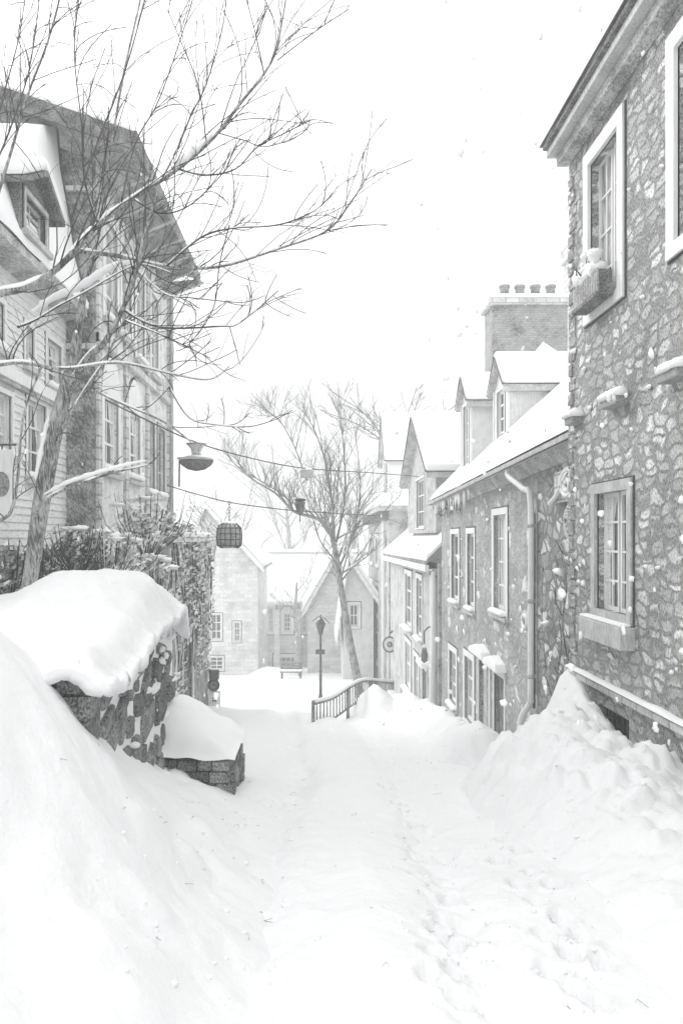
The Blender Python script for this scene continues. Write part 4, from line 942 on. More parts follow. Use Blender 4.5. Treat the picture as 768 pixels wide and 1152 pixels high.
shrub(P(88, 618, 12.2), .5, .4, .38, 900, 'dark thick shrub between the big tree trunk and the snow-loaded shrub', .3, .05, 4)
shrub(P(8, 650, 11.2), .55, .5, .55, 1300, 'dark shrub under the white hanging sign behind the tree trunk', .1, .055, 5)
shrub(P(48, 640, 12.5), .5, .4, .4, 900, 'low dark shrub peeping between trunk and snow mound', .15, .055, 6)

# ------------------------------------------------------------------ left: retaining wall, mound, planter
Wl = thing('retaining_wall', (-1.85, 8.5, -3.2), 'dark fieldstone retaining wall of large stones beneath the snow mound', 'wall')
XW = lambda Y: -1.73-.05*(Y-6)
f3 = Fr((-1.73+.3, 0, 0), (-.05, 1, 0), (1, .05, 0))
mb = MB()
stones(mb, f3, 6.0, 11.1, -3.7, -1.0, [], .66, .29, .06, 31, .05, .45, 1.1, wob=.35, pwr=(.3, .6))
r = random.Random(6)
for i in range(14): fbox(mb, f3, 5.97, 6+r.uniform(.25, .6), -3.7+i*.195, -3.7+i*.195+.17, -.2, r.uniform(.01, .05), r.uniform(.5, 1.1))
f4 = cam_wall(6.0)
mb.face([f4.p(-3.4, -3.5), f4.p(-1.73, -3.5), f4.p(-1.73, -1.02), f4.p(-3.4, -1.02)], .9)
stones(mb, f4, -3.4, -1.74, -2.9, -1.0, [], .5, .2, .05, 33, .08, .4, .9)
f5 = Fr((0, 11.1, 0), (1, 0, 0), (0, 1, 0)); mb.face([f5.p(-3.4, -3.8), f5.p(-1.985, -3.8), f5.p(-1.985, -1.02), f5.p(-3.4, -1.02)], .9)
mb.build('masonry', M['darkstone'], Wl)
mb = MB(); wall_cells(mb, f3, 6, 11.1, -3.9, -1.0, [], .1); tag(mb.build('snow_filled_joints', M['snow'], Wl))
mb = MB(); r = random.Random(5)
for k in range(26): mb.blob(f3.p(r.uniform(6.1, 11), r.uniform(-3.2, -1.2), .04), .06, r.uniform(.08, .3), r.uniform(.025, .05), seed=k, n=9, m=4, amp=.35)
mb.build('lodged_snow', M['snow'], Wl)['kind'] = 'stuff'
def mound(X, Y):
    e = X-(XW(Y)+.14)
    z = -.86+.05*nz(X*2, Y*1.6)
    z += .48*math.exp(-((X+2.62)/.62)**2-((Y-8.9)/1.6)**2)
    z += .22*math.exp(-((X+2.1)/.35)**2-((Y-9.6)/1.5)**2)
    z += .30*sstep(-2.6, -4.4, X)*sstep(12, 7.5, Y)
    z += .05*nz(X*3.4, Y*2.2, 6)+.02*nz(X*8, Y*6, 3)+.01*nz(X*19, Y*15, 3)
    fl = sstep(-.2, .10, e)
    z -= max(fl*(.11+.10*abs(nz(Y*2.6, 3.3))+.24*max(0, nz(Y*.85, 9.4))+.07*nz(Y*7, 1)+.04*nz(Y*17, 2)), .24*sstep(6.1, 5.8, Y)*(.55+.6*nz(X*3, 2)+.3*nz(X*11, 4)))
    z -= .34*sstep(10.7, 11.15, Y)
    return z
mb = MB(); us = list(np.linspace(0, 1, 90)); vs = list(np.arange(5.78, 11.17, .045))
mb.grid(lambda t, y: (lerp(-6.5, XW(y)+.25, t**.6), y, mound(lerp(-6.5, XW(y)+.25, t**.6), y)), us, vs)
mo = mb.build('snow_mound', M['ground_snow']); sm_ = mo.modifiers.new('t', 'SOLIDIFY'); sm_.thickness = .09; sm_.offset = -1
tag(mo, 'deep smooth snow mound draped over the top of the dark retaining wall', 'snow mound')
Pl = thing('brick_planter', (-1.4, 10.6, -3.3), 'low dark brick planter corner under a sloping snow cap beside the retaining wall', 'planter')
mb = MB(); r = random.Random(12)
for k in range(7):
    z0 = -3.75+k*.14
    for (ax, a0, a1) in (('x', -1.98, -1.06), ('y', 10.0, 11.4)):
        u = a0
        while u < a1-.02:
            w_ = min(r.uniform(.16, .42), a1-u); o = r.uniform(-.03, .045); sh = r.uniform(.5, 1.25)
            if ax == 'x': mb.box(u, u+w_-.012, 9.97-o, 10.15, z0, z0+.128, sh)
            else: mb.box(-1.3, -1.04+o, u, u+w_-.012, z0, z0+.128, sh)
            u += w_
mb.box(-1.95, -1.28, 10.14, 11.35, -3.8, -2.8, .5)
mb.build('stone_courses', M['darkstone'], Pl, bevel=.012)
tag(None or (lambda: (lambda m: (m.grid(lambda x, y: (x, y, -2.752+.05*nz(x*4, y*3)+.12*sstep(9.95, 10.15, y)*sstep(-1.0, -1.2, x)+.4*sstep(-1.05, -1.9, x)*sstep(9.9, 10.5, y)*sstep(11.9, 11.3, y)), list(np.arange(-2.0, -.98, .05)), list(np.arange(9.93, 11.45, .05))), m.build('planter_snow', M['snow'], Pl))[1])(MB()))())

# ------------------------------------------------------------------ trees
def grow(mb, path, r0, r1, rnd, child, clen, up=.5, lvl=1, n=6, spread=.8, tmin=.15, plane=1.0):
    """tube along a path with side twigs that themselves fork"""
    pts = [Vector(p) for p in path]; k = len(pts)
    mb.tube(pts, [lerp(r0, r1, (i/(k-1))**.8) for i in range(k)], n)
    for c in range(child):
        t = rnd.uniform(tmin, .98); i = min(int(t*(k-1)), k-2); p = pts[i].lerp(pts[i+1], t*(k-1)-i)
        tan = (pts[i+1]-pts[i]).normalized(); side = Vector((rnd.gauss(0, 1), rnd.gauss(0, .6)*plane, rnd.gauss(0, 1)))
        d = (tan*.8+side.normalized()*spread+Vector((0, 0, up))).normalized()
        L_ = clen*rnd.uniform(.45, 1.3)*(1-.35*t); q = [p]; cur = p; bend = Vector((rnd.gauss(0, .13), rnd.gauss(0, .08), rnd.gauss(.03, .1)+.06*up))
        for s in range(5):
            d = (d+bend+Vector((rnd.gauss(0, .05), rnd.gauss(0, .05), rnd.gauss(0, .05)))).normalized(); cur = cur+d*L_/5; q.append(cur)
        rr = max(r1*.9, min(lerp(r0, r1, t)*.6, .4*r0))
        if lvl > 0: grow(mb, q, rr, r1*.6, rnd, max(2, child//3), clen*.5, up, lvl-1, 4, spread, .2, plane)
        else: mb.tube(q, [lerp(rr*.8, r1*.45, j/5) for j in range(6)], 4)
# the big tree on the terrace
rnd = random.Random(21)
BT = thing('bare_tree', P(22, 705, 9), 'large bare tree with snow-lined limbs spreading in front of the clapboard house', 'tree', 'bare trees')
tr = [(20, 745, 9, 10), (27, 690, 9, 9.5), (36, 640, 9, 10), (44, 585, 9, 11), (53, 530, 9, 11.5), (63, 480, 9, 10.5), (74, 440, 9, 9.5), (84, 400, 9.05, 7.5), (90, 360, 9.1, 5.5), (95, 325, 9.2, 4)]
cp = catmull([(*P(a, b, c), d*c/F) for a, b, c, d in tr], 4)
mb = MB(); mb.tube([p[:3] for p in cp], [p[3]*.86 for p in cp], 12); mb.build('trunk', M['bark'], BT)
limbs = [  # px, py, depth ; start radius px, end radius px, twigs, twig length
 ([(-30, 345, 8.4), (0, 330, 8.5), (30, 323, 8.6), (67, 300, 8.7), (110, 253, 8.9), (150, 223, 9.1), (200, 190, 9.3), (240, 155, 9.5), (273, 113, 9.7), (297, 83, 9.8), (310, 58, 9.9), (318, 20, 10), (326, -30, 10)], 6.5, 1.0, 20, 1.25),
 ([(310, 58, 9.9), (340, 28, 10.2), (372, 0, 10.4), (395, -20, 10.6)], 1.3, .7, 3, .5),
 ([(312, 68, 9.9), (335, 50, 9.6), (365, 28, 9.4), (393, 10, 9.3)], 1.0, .6, 2, .4),
 ([(20, 368, 8.9), (40, 360, 8.9), (68, 343, 8.9), (97, 328, 8.9), (143, 302, 8.9), (165, 298, 8.9), (200, 310, 8.9)], 2.0, .8, 4, .4),
 ([(75, 440, 9), (100, 402, 8.9), (118, 385, 8.8), (138, 348, 8.7), (153, 308, 8.6), (163, 262, 8.5), (178, 215, 8.4)], 6.5, 1.6, 9, .8),
 ([(95, 325, 9.2), (105, 290, 9.3), (118, 225, 9.4), (128, 150, 9.5), (140, 80, 9.6), (158, 0, 9.7), (165, -40, 9.7)], 3.6, 1.0, 9, .9),
 ([(90, 283, 9.0), (133, 288, 9.1), (187, 300, 9.2), (247, 300, 9.4), (313, 280, 9.7), (367, 260, 9.9), (393, 230, 10.0), (418, 190, 10.1)], 3.4, .8, 15, .85),
 ([(187, 300, 9.2), (225, 268, 8.9), (260, 257, 8.8), (313, 253, 8.8), (352, 238, 8.8), (372, 220, 8.8)], 1.9, .8, 9, .6),
 ([(-20, 412, 8.2), (0, 410, 8.3), (27, 408, 8.4), (73, 415, 8.5), (133, 408, 8.6), (190, 420, 8.9), (235, 427, 9.1), (258, 412, 9.2)], 4.0, .8, 8, .6),
 ([(40, 590, 9), (42, 573, 8.8), (60, 557, 8.6), (93, 543, 8.5), (127, 532, 8.5), (167, 523, 8.6)], 3.4, 1.2, 3, .4),
 ([(57, 517, 9), (72, 480, 8.9), (97, 437, 8.8), (117, 407, 8.7), (140, 360, 8.6)], 3.2, 1.2, 4, .6),
 ([(70, 450, 9), (95, 437, 8.9), (140, 455, 8.8), (185, 475, 8.9), (215, 497, 9.0)], 2.4, 1.1, 4, .4),
 ([(-15, 590, 8), (5, 583, 8), (14, 572, 8), (20, 540, 8), (27, 467, 8.1), (47, 413, 8.2)], 3.6, 1.3, 3, .5),
 ([(-10, 245, 8.5), (10, 180, 8.6), (33, 103, 8.8), (53, 50, 8.9), (67, 0, 9), (74, -40, 9)], 2.4, 1.1, 10, .8),
 ([(-12, 200, 9), (10, 150, 9), (32, 83, 9.1), (43, 15, 9.2), (46, -30, 9.2)], 1.5, .7, 8, .7),
 ([(-12, 160, 8), (12, 80, 8.2), (24, 30, 8.3), (30, -20, 8.4)], 1.3, .6, 6, .6),
 ([(80, 247, 9.2), (110, 160, 9.4), (130, 110, 9.5), (147, 60, 9.6), (163, 0, 9.6), (170, -30, 9.6)], 1.8, .8, 8, .7),
 ([(137, 227, 9), (153, 160, 9.2), (180, 110, 9.3), (213, 13, 9.5), (220, -20, 9.5)], 1.3, .7, 7, .7),
 ([(200, 167, 9.4), (215, 130, 9.6), (232, 95, 9.8), (250, 33, 10), (256, -20, 10)], 1.4, .7, 7, .7),
 ([(232, 160, 9.4), (224, 100, 9.2), (205, 50, 9.0), (188, 10, 8.9)], 1.2, .6, 4, .6),
 ([(297, 83, 9.8), (288, 40, 9.6), (276, -5, 9.4)], 1.2, .6, 3, .5),
 ([(200, 190, 9.3), (232, 197, 9.1), (265, 190, 9.0), (290, 165, 8.9), (320, 150, 8.8), (350, 135, 8.8)], 1.8, .6, 7, .55),
 ([(247, 150, 9.5), (275, 158, 9.7), (300, 165, 9.8), (340, 150, 9.9), (350, 130, 10)], .9, .5, 4, .4),
 ([(138, 348, 8.7), (180, 368, 8.8), (247, 367, 9.0), (270, 363, 9.1), (313, 327, 9.3)], 2.0, .7, 8, .5),
 ([(140, 360, 8.6), (183, 377, 8.6), (210, 390, 8.6), (237, 403, 8.6)], 1.4, .6, 6, .5),
 ([(258, 253, 8.8), (247, 297, 8.7), (240, 347, 8.7), (213, 387, 8.7), (198, 395, 8.7)], 1.0, .6, 3, .4),
 ([(190, 435, 8.9), (213, 470, 9.1), (245, 478, 9.2), (280, 480, 9.3), (307, 473, 9.4)], 1.3, .6, 4, .4),
 ([(150, 300, 8.9), (185, 330, 8.7), (215, 335, 8.6), (262, 340, 8.6)], 1.4, .6, 7, .5),
 ([(150, 223, 9.1), (180, 240, 8.9), (215, 230, 8.8), (255, 190, 8.7), (285, 150, 8.7)], 1.6, .6, 8, .6),
 ([(110, 253, 8.9), (95, 200, 8.6), (92, 140, 8.4), (84, 60, 8.3), (90, -10, 8.2)], 1.6, .7, 8, .7),
]
mb, ms, mt = MB(), MB(), MB()
for pts, r0, r1, nt_, tl_ in limbs:
    W = catmull([tuple(P(*p)) for p in pts], 5); k = len(W); ym = pts[len(pts)//2][2]
    rr = [lerp(r0, r1, (i/(k-1))**.6)*(.85 if r0 > 2.2 else .8)*ym/F for i in range(k)]
    big_ = r0 > 2.2
    (mb if big_ else mt).tube(W, rr, 8 if big_ else 5)
    for c in range(int(nt_*2.0)):
        t = rnd.uniform(.12, .98); i = min(int(t*(k-1)), k-2); p = Vector(W[i]); tan = (Vector(W[i+1])-p).normalized()
        side = Vector((rnd.gauss(.15, .7), rnd.gauss(0, .7), rnd.gauss(.5, .7))); d = (tan*.9+side*.75).normalized()
        L_ = tl_*rnd.uniform(.4, 1.35); q = [p]; cur = p; bend = Vector((rnd.gauss(.03, .14), rnd.gauss(0, .08), rnd.gauss(.06, .12)))
        for s in range(6):
            d = (d+bend+Vector((rnd.gauss(0, .05), rnd.gauss(0, .05), rnd.gauss(0, .05)))).normalized(); cur = cur+d*L_/6; q.append(cur)
        ra = max(.0052, min(rr[i]*.4, .009))
        grow(mt, q, ra, .0042, rnd, rnd.randint(1, 4), L_*.6, .25, 0, 4, .7, .2, .7)
    if r0 > 1.25:
        runs, cur = [], []
        for i in range(k):
            tan = (Vector(W[min(i+1, k-1)])-Vector(W[max(i-1, 0)])).normalized()
            ok = abs(tan.z) < .82 and rr[i] > .006 and nz(i*.35, r0*3+pts[0][1]) > -.25
            if ok: cur.append((Vector(W[i])+V(0, 0, rr[i]*.75), rr[i]*(.8+.35*nz(i*.6, r0))+.004))
            if (not ok or i == k-1) and cur:
                if len(cur) > 2: runs.append(cur)
                cur = []
        for c in runs:
            ra = [x[1] for x in c]; ra[0] *= .3; ra[-1] *= .3; ms.tube([x[0] for x in c], ra, 7)
# thick snow loads
for path, w_ in [([(50, 556, 8.62), (75, 543, 8.53), (105, 533, 8.5), (140, 523, 8.5), (165, 518, 8.6)], .034), ([(35, 352, 9.0), (60, 335, 9.0), (90, 322, 9.0), (125, 300, 9.0), (150, 294, 9.0)], .055), ([(190, 195, 9.3), (215, 172, 9.35), (240, 150, 9.45)], .05), ([(40, 540, 8.9), (50, 490, 8.93), (55, 470, 8.9)], .03)]:
    W = catmull([tuple(P(*p)) for p in path], 8); ra = [w_*math.sin(math.pi*(i+.6)/(len(W)+.2))**.5*(1+.8*nz(i*.9, w_*90)) for i in range(len(W))]
    ms.tube(W, ra, 8, squash=.7)
mb.build('limbs', M['bark'], BT); mt.build('twigs', M['twig'], BT)['kind'] = 'stuff'; ms.build('branch_snow', M['snow'], BT)['kind'] = 'stuff'
mb = MB(); r = random.Random(4)
for k in range(9):
    a = P(45+k*3, 700-k, 8.6); L_ = r.uniform(.25, .5); mb.tube(catmull([tuple(a), tuple(a+V(.03*k*.3, 0, L_*.6)), tuple(a+V(.08+.03*k, 0, L_)), tuple(a+V(.2+.03*k, .05, L_*.85))], 3), .008, 4)
tag(mb.build('dry_stalks', M['twig'], org=P(55, 705, 8.6)), 'few bent dry stalks poking from the snow at the tree foot', 'plant')

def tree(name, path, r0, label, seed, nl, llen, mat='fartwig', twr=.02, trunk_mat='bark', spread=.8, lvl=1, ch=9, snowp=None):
    rnd = random.Random(seed); W = catmull([tuple(p) for p in path], 5); t = thing(name, W[0], label, 'tree', 'bare trees')
    k = len(W); mb = MB(); mb.tube(W, [lerp(r0, r0*.35, i/(k-1)) for i in range(k)], 8); mb.build('trunk', M[trunk_mat], t)
    mb = MB(); ms = MB()
    for c in range(nl):
        tt = rnd.uniform(.4, 1.0); i = min(int(tt*(k-1)), k-2); p = Vector(W[i]); a = rnd.uniform(0, 6.28)
        d = (Vector((math.cos(a), math.sin(a)*.8, rnd.uniform(.4, 1.5)))).normalized(); L_ = llen*rnd.uniform(.6, 1.15); q = [p]; cur = p
        for s in range(7):
            d = (d+Vector((rnd.gauss(0, .1), rnd.gauss(0, .1), .06+rnd.gauss(0, .08)))).normalized(); cur = cur+d*L_/7; q.append(cur)
        grow(mb, q, r0*.22, twr, rnd, ch, L_*.45, .35, lvl, 5, spread, .15)
        ms.tube([x+V(0, 0, r0*.2) for x in q[1:4]], [r0*.2, r0*.24, r0*.1], 5)
    mb.build('crown', M[mat], t); ms.build('branch_snow', M['snow'], t)['kind'] = 'stuff'
    return t
MY = 33
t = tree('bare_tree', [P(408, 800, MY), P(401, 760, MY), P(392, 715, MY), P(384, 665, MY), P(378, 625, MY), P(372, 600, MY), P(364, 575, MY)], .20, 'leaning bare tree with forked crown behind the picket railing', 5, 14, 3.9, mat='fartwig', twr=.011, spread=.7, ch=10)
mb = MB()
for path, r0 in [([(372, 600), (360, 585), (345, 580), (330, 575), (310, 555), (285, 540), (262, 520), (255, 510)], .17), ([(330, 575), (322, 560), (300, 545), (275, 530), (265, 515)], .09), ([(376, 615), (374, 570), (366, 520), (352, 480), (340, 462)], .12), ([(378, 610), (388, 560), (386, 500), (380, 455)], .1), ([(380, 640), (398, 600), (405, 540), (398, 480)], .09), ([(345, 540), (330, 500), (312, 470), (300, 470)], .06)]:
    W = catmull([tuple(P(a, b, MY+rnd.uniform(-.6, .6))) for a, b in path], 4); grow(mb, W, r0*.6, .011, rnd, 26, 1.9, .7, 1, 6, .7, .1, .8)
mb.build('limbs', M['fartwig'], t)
tree('bare_tree', [P(455, 560, 60), P(452, 520, 60), P(448, 490, 60)], .2, 'spreading bare tree showing above the hipped roof of the far house', 9, 12, 6.0, mat='twig', twr=.028, ch=6)
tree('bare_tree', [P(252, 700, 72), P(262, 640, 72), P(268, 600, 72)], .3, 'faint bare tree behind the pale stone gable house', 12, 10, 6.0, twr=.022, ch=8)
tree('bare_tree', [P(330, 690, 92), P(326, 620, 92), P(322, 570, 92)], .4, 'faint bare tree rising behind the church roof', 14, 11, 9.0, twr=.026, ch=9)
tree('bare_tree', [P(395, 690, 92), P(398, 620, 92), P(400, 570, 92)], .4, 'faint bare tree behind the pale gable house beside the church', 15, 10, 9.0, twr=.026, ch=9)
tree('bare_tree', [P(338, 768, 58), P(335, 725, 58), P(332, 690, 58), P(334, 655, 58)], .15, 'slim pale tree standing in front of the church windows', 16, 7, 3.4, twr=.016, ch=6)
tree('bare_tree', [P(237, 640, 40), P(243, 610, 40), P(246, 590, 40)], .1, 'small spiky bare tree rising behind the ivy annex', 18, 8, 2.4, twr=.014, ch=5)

# ------------------------------------------------------------------ cables and hanging lamps
def cable(pts, r, name, label):
    W = [tuple(P(*p)) for p in pts]
    mb = MB(); mb.tube(catmull(W, 6), r, 5); return tag(mb.build(name, M['metal'], org=W[0]), label, 'cable', 'cables over the street')
cable([(100, 440, 15.5), (160, 470, 17), (222, 498, 18), (285, 516, 20), (345, 527, 22.5), (420, 532, 27), (470, 536, 31)], .016, 'overhead_cable', 'upper cable sagging across the street and carrying the dish lamp')
cable([(188, 546, 21.5), (222, 556, 21.8), (258, 565, 22), (300, 571, 22.5), (340, 575, 24), (420, 580, 29), (440, 581, 36)], .016, 'overhead_cable', 'lower cable across the street carrying the drum lantern')
t = thing('dish_lamp', P(220, 500, 18), 'dark shallow dish street lamp with flared collar hanging from the upper cable', 'lamp')
c = P(221, 520, 18)
mb = MB(); mb.lathe(c, [(.02, -.2), (.2, -.16), (.33, -.07), (.38, .0), (.37, .03), (.1, .05)], 20); mb.build('dish', M['dark'], t)
mb = MB(); mb.lathe(c, [(.39, .032), (.39, .075), (.36, .09)], 20); mb.build('rim', M['grey_paint'], t)
mb = MB(); mb.lathe(c, [(.12, .06), (.12, .16), (.1, .18), (.13, .3), (.2, .38), (.24, .42)], 14); mb.build('collar', M['ashlar'], t)
mb = MB(); mb.tube([c+V(-.38, 0, .09), c+V(-.39, 0, -.55)], .02, 5); mb.tube([c+V(-.43, 0, .09), c+V(-.2, 0, .12)], .018, 5); mb.build('side_rod', M['metal'], t)
mb = MB(); mb.blob(c+V(.05, 0, .1), .3, .3, .06, flat=.2); mb.build('snow_cap', M['snow'], t)
t = thing('drum_lantern', P(258, 565, 22), 'caged drum-shaped lantern hanging on a chain from the lower cable', 'lantern')
c = P(258, 603, 22)
mb = MB(); mb.lathe(c, [(.2, -.32), (.31, -.26), (.33, 0), (.31, .22), (.2, .33), (.05, .38)], 16); mb.build('drum', M['soffit'], t)
mb = MB()
for k in range(14):
    a = 2*math.pi*k/14; mb.tube([c+V(x*math.cos(a), x*math.sin(a), z) for x, z in [(.22, -.33), (.33, -.26), (.35, 0), (.33, .22), (.2, .35)]], .014, 4)
for z, x in ((-.26, .33), (-.1, .35), (.06, .35), (.22, .33)): mb.tube([c+V(x*math.cos(a), x*math.sin(a), z) for a in [2*math.pi*i/20 for i in range(21)]], .014, 4)
mb.build('cage', M['metal'], t)
mb = MB()
for k in range(7): z = .4+k*.085; mb.tube([c+V(.03*math.cos(a)*(k % 2 == 0), .03*math.cos(a)*(k % 2), z+.05*math.sin(a)) for a in [2*math.pi*i/8 for i in range(9)]], .011, 4)
mb.build('chain', M['metal'], t)
mb = MB(); mb.blob(c+V(0, 0, .34), .24, .24, .07, flat=.3); mb.build('snow_cap', M['snow'], t)
t = thing('cable_lamp', P(337, 576, 24), 'small dark lantern clamped to the lower cable before the leaning tree', 'lamp')
c = P(337.5, 571, 24)
mb = MB(); mb.lathe(c, [(.03, -.2), (.12, -.1), (.15, .1), (.17, .18), (.05, .2)], 10); mb.build('body', M['dark'], t)
mb = MB(); mb.lathe(c, [(.18, .202), (.16, .26), (.04, .28)], 10); mb.build('lid', M['metal'], t)
mb = MB(); mb.tube([c+V(0, 0, -.2), c+V(0, 0, -.42)], .02, 5); mb.build('finial', M['metal'], t)
t = thing('junction_box', P(343, 532, 22.5), 'small pale box clipped on the upper cable', 'box')
c = P(344, 533, 22.5)
mb = MB(); mb.box(c.x-.16, c.x+.16, c.y-.1, c.y+.1, c.z-.12, c.z+.08); mb.build('case', M['grey_paint'], t, bevel=.02)
mb = MB(); mb.box(c.x-.18, c.x+.18, c.y-.11, c.y+.11, c.z+.083, c.z+.15); mb.build('snow_cap', M['snow'], t, bevel=.03)
t = thing('hanging_sign', P(8, 505, 10), 'white board with dark oval hanging on the clapboard house behind the branches', 'sign')
f2 = cam_wall(10.4)
mb = MB(); fbox(mb, f2, XP(-8, 10.4), XP(16, 10.4), ZP(580, 10.4), ZP(506, 10.4), 0, .04); bd = mb.build('board', M['white'], t, bevel=.01)
mb = MB(); q = (XP(3, 10.4), ZP(545, 10.4)); mb.prism([f2.p(q[0]+.11*math.cos(a), q[1]+.16*math.sin(a), .042) for a in [2*math.pi*i/20 for i in range(20)]], (0, -.012, 0)); mb.build('oval', M['slate'], bd)
mb = MB(); mb.tube([V(XL, 10.42, ZP(500, 10.4)), V(XP(18, 10.4), 10.42, ZP(500, 10.4))], .015, 5); mb.tube([V(XP(2, 10.4), 10.42, ZP(500, 10.4)), V(XP(2, 10.4), 10.42, ZP(507, 10.4))], .01, 4); mb.build('bracket', M['metal'], t)

# ------------------------------------------------------------------ falling snow, twigs and crumbs on the street
r = random.Random(99); mb = MB()
for k in range(420):
    Y = r.uniform(4, 17); px, py = r.uniform(-20, 790), r.uniform(-20, 860); p = P(px, py, Y)
    if p.x > 3.7 or (p.x < -3.2 and Y > 11): continue
    if p.z < prof(Y)+.6 or (p.z > .8 and p.x < 2 and r.random() < .75): continue
    s = r.uniform(.006, .016)*(1.7 if px > 500 else 1); mb.blob(p, s*r.uniform(.5, 1.1), s*r.uniform(.5, 1.1), s*r.uniform(.7, 1.6), n=7, m=5, seed=k, amp=.4)
for k in range(46):
    Y = r.uniform(5, 9); p = P(r.uniform(430, 790), r.uniform(150, 830), Y)
    if p.x > 3.6 or p.z < prof(Y)+.7: continue
    q = r.uniform(.012, .03); mb.blob(p, q*r.uniform(.5, 1), q, q*r.uniform(.6, 1.2), n=9, m=6, seed=k+900, amp=.3)
tag(mb.build('falling_snow', M['flake']), kind='stuff')
mb = MB()
for k in range(70):
    c = r.choice(('rut', 'any', 'left', 'foot'))
    if c == 'rut': Y = r.uniform(4.3, 13); X = xc(Y)+r.choice((-.8, .75))+r.gauss(0, .18)
    elif c == 'left': Y = r.uniform(4.2, 8.5); X = r.uniform(-1.6, .1)
    elif c == 'foot': fx, fy = r.choice(feet); X, Y = fx+r.gauss(0, .1), fy+r.gauss(0, .14)
    else: Y = r.uniform(4.2, 12); X = r.uniform(-1.2, 2.2)
    z = max(gz(X, Y), left_bank(X, Y) if X < .1 and Y < 11.4 else -99, right_bank(X, Y) if X > .85 and Y > 5.9 else -99)
    a = r.uniform(0, 3.14); L_ = r.uniform(.01, .035)*r.choice((1, 1, 2.5))*(.5+Y/10); d = V(math.cos(a)*L_, math.sin(a)*L_, 0)
    mb.tube([V(X, Y, z+.004)-d/2, V(X, Y, z+.008+.3*L_*r.random())+V(r.gauss(0, .3)*L_, r.gauss(0, .3)*L_, 0), V(X, Y, z+.004)+d/2], [.0012, .0022, .001], 4)
tag(mb.build('twig_litter', M['slate']), kind='stuff')

mb = MB()
for k in range(620):
    c = r.choice(('rut', 'bank', 'left', 'foot', 'foot'))
    if c == 'rut': Y = r.uniform(3.8, 15); X = xc(Y)+r.choice((-.8, .75))+r.gauss(0, .28)
    elif c == 'left': Y = r.uniform(3.6, 10); X = r.uniform(-1.5, .1)
    elif c == 'foot': fx, fy = r.choice(feet); X, Y = fx+r.gauss(0, .15), fy+r.gauss(0, .22)
    else: Y = r.uniform(5, 20); X = r.uniform(1.5, 3.3)
    z = max(gz(X, Y), left_bank(X, Y) if X < .1 and Y < 11.4 else -99, right_bank(X, Y) if X > .85 and Y < 13.7 else -99, row_bank(X, Y) if X > .85 and Y > 12.5 else -99)
    q = r.choice((.004, .006, .006, .009, .013, .02))*r.uniform(.7, 1.3)*(1.3 if c == 'bank' else 1)
    mb.blob((X, Y, z+q*.1), q*r.uniform(.8, 1.5), q*r.uniform(.8, 1.5), q*.8, n=6, m=4, seed=k, amp=.5)
tag(mb.build('snow_clods', M['snow']), kind='stuff')

# ------------------------------------------------------------------ air, sky, sun, camera
HAZE = 0.0052
if HAZE:
    mb = MB(); mb.box(-152, 152, -22, 262, -17.5, 20)
    m = bpy.data.materials.new('haze_air'); m.use_nodes = True; nt = m.node_tree; nt.nodes.remove(nt.nodes['Principled BSDF'])
    pv = nt.nodes.new('ShaderNodeVolumePrincipled'); pv.inputs['Density'].default_value = HAZE; pv.inputs['Color'].default_value = (.97, .98, .98, 1)
    nt.links.new(pv.outputs[0], nt.nodes['Material Output'].inputs['Volume'])
    tag(mb.build('haze', m), kind='stuff')
w = bpy.data.worlds.new('World'); sc.world = w; w.use_nodes = True; nt = w.node_tree; bg = nt.nodes['Background']
EL, AZ = math.radians(36), math.radians(316)
sky = nt.nodes.new('ShaderNodeTexSky'); sky.sky_type = 'NISHITA'; sky.sun_disc = False; sky.sun_elevation = EL; sky.sun_rotation = AZ
sky.air_density = 1.0; sky.dust_density = 4.0; sky.ozone_density = 1.0
bw = nt.nodes.new('ShaderNodeHueSaturation'); bw.inputs['Saturation'].default_value = .03
nt.links.new(sky.outputs[0], bw.inputs['Color'])
mxs = nt.nodes.new('ShaderNodeMix'); mxs.data_type = 'RGBA'; mxs.inputs[0].default_value = .9
wtc = nt.nodes.new('ShaderNodeTexCoord'); wsp = nt.nodes.new('ShaderNodeSeparateXYZ'); nt.links.new(wtc.outputs['Generated'], wsp.inputs[0])
wmx = nt.nodes.new('ShaderNodeMath'); wmx.operation = 'MAXIMUM'; wmx.inputs[1].default_value = 0; nt.links.new(wsp.outputs[2], wmx.inputs[0])
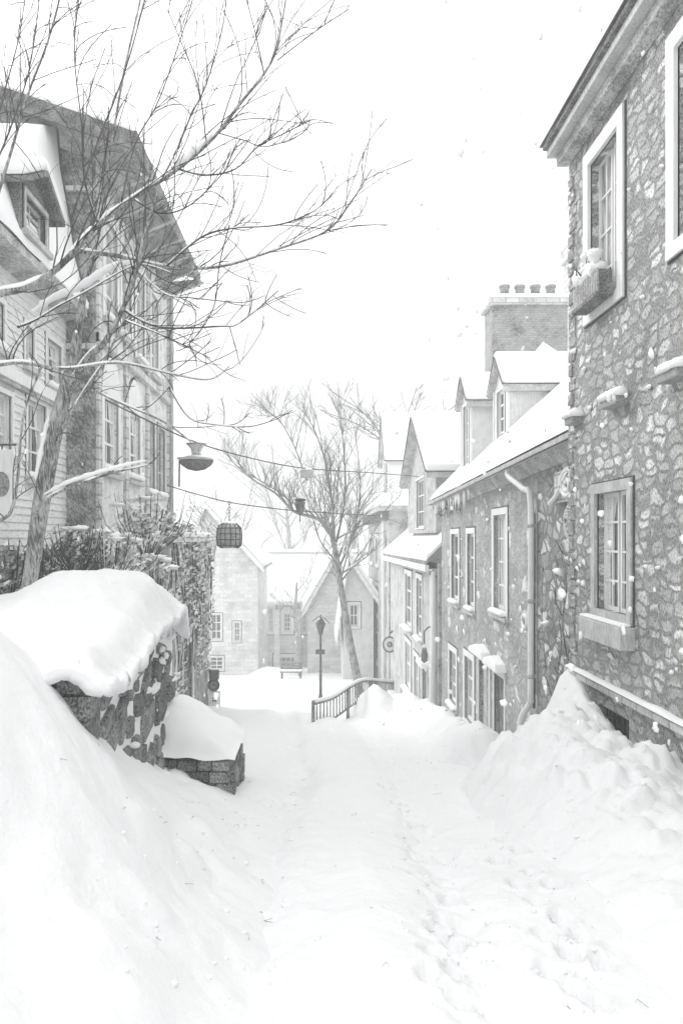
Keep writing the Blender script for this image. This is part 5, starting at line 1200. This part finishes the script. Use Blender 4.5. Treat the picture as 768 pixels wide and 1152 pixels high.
wma = nt.nodes.new('ShaderNodeMath'); wma.operation = 'MULTIPLY_ADD'; wma.inputs[1].default_value = 8.4; wma.inputs[2].default_value = 2.9; nt.links.new(wmx.outputs[0], wma.inputs[0])
wcl = nt.nodes.new('ShaderNodeTexNoise'); wcl.inputs['Scale'].default_value = 3.2; wcl.inputs['Detail'].default_value = 4; nt.links.new(wtc.outputs['Generated'], wcl.inputs['Vector'])
wcm = nt.nodes.new('ShaderNodeMapRange'); wcm.inputs['From Min'].default_value = .3; wcm.inputs['From Max'].default_value = .7; wcm.inputs['To Min'].default_value = .88; wcm.inputs['To Max'].default_value = 1.08; nt.links.new(wcl.outputs['Fac'], wcm.inputs['Value'])
wm2 = nt.nodes.new('ShaderNodeMath'); wm2.operation = 'MULTIPLY'; nt.links.new(wma.outputs[0], wm2.inputs[0]); nt.links.new(wcm.outputs[0], wm2.inputs[1])
nt.links.new(wm2.outputs[0], mxs.inputs[7])
nt.links.new(bw.outputs[0], mxs.inputs[6]); nt.links.new(mxs.outputs[2], bg.inputs[0]); bg.inputs[1].default_value = .115
sl = bpy.data.lights.new('sun', 'SUN'); sl.energy = 1.05; sl.angle = math.radians(22); sl.color = (1, .985, .97)
so = bpy.data.objects.new('sun', sl); COL.objects.link(so)
d = V(math.sin(AZ)*math.cos(EL), math.cos(AZ)*math.cos(EL), math.sin(EL))
so.rotation_euler = d.to_track_quat('Z', 'Y').to_euler(); so.location = d*60
cam = bpy.data.cameras.new('camera'); co = bpy.data.objects.new('camera', cam); COL.objects.link(co); sc.camera = co
co.rotation_euler = (math.pi/2, 0, 0); cam.sensor_fit = 'VERTICAL'; cam.sensor_height = 36; cam.sensor_width = 24
cam.lens = F/1152*36; cam.shift_x = (384-CX)/1152; cam.shift_y = (CY-576)/1152; cam.clip_end = 1000; cam.clip_start = .05
vs_ = sc.view_settings; vs_.view_transform = 'Standard'; vs_.look = 'None'; vs_.gamma = 1; vs_.use_curve_mapping = False; vs_.exposure = 0.95
sc.cycles.max_bounces = 6; sc.cycles.volume_bounces = 1
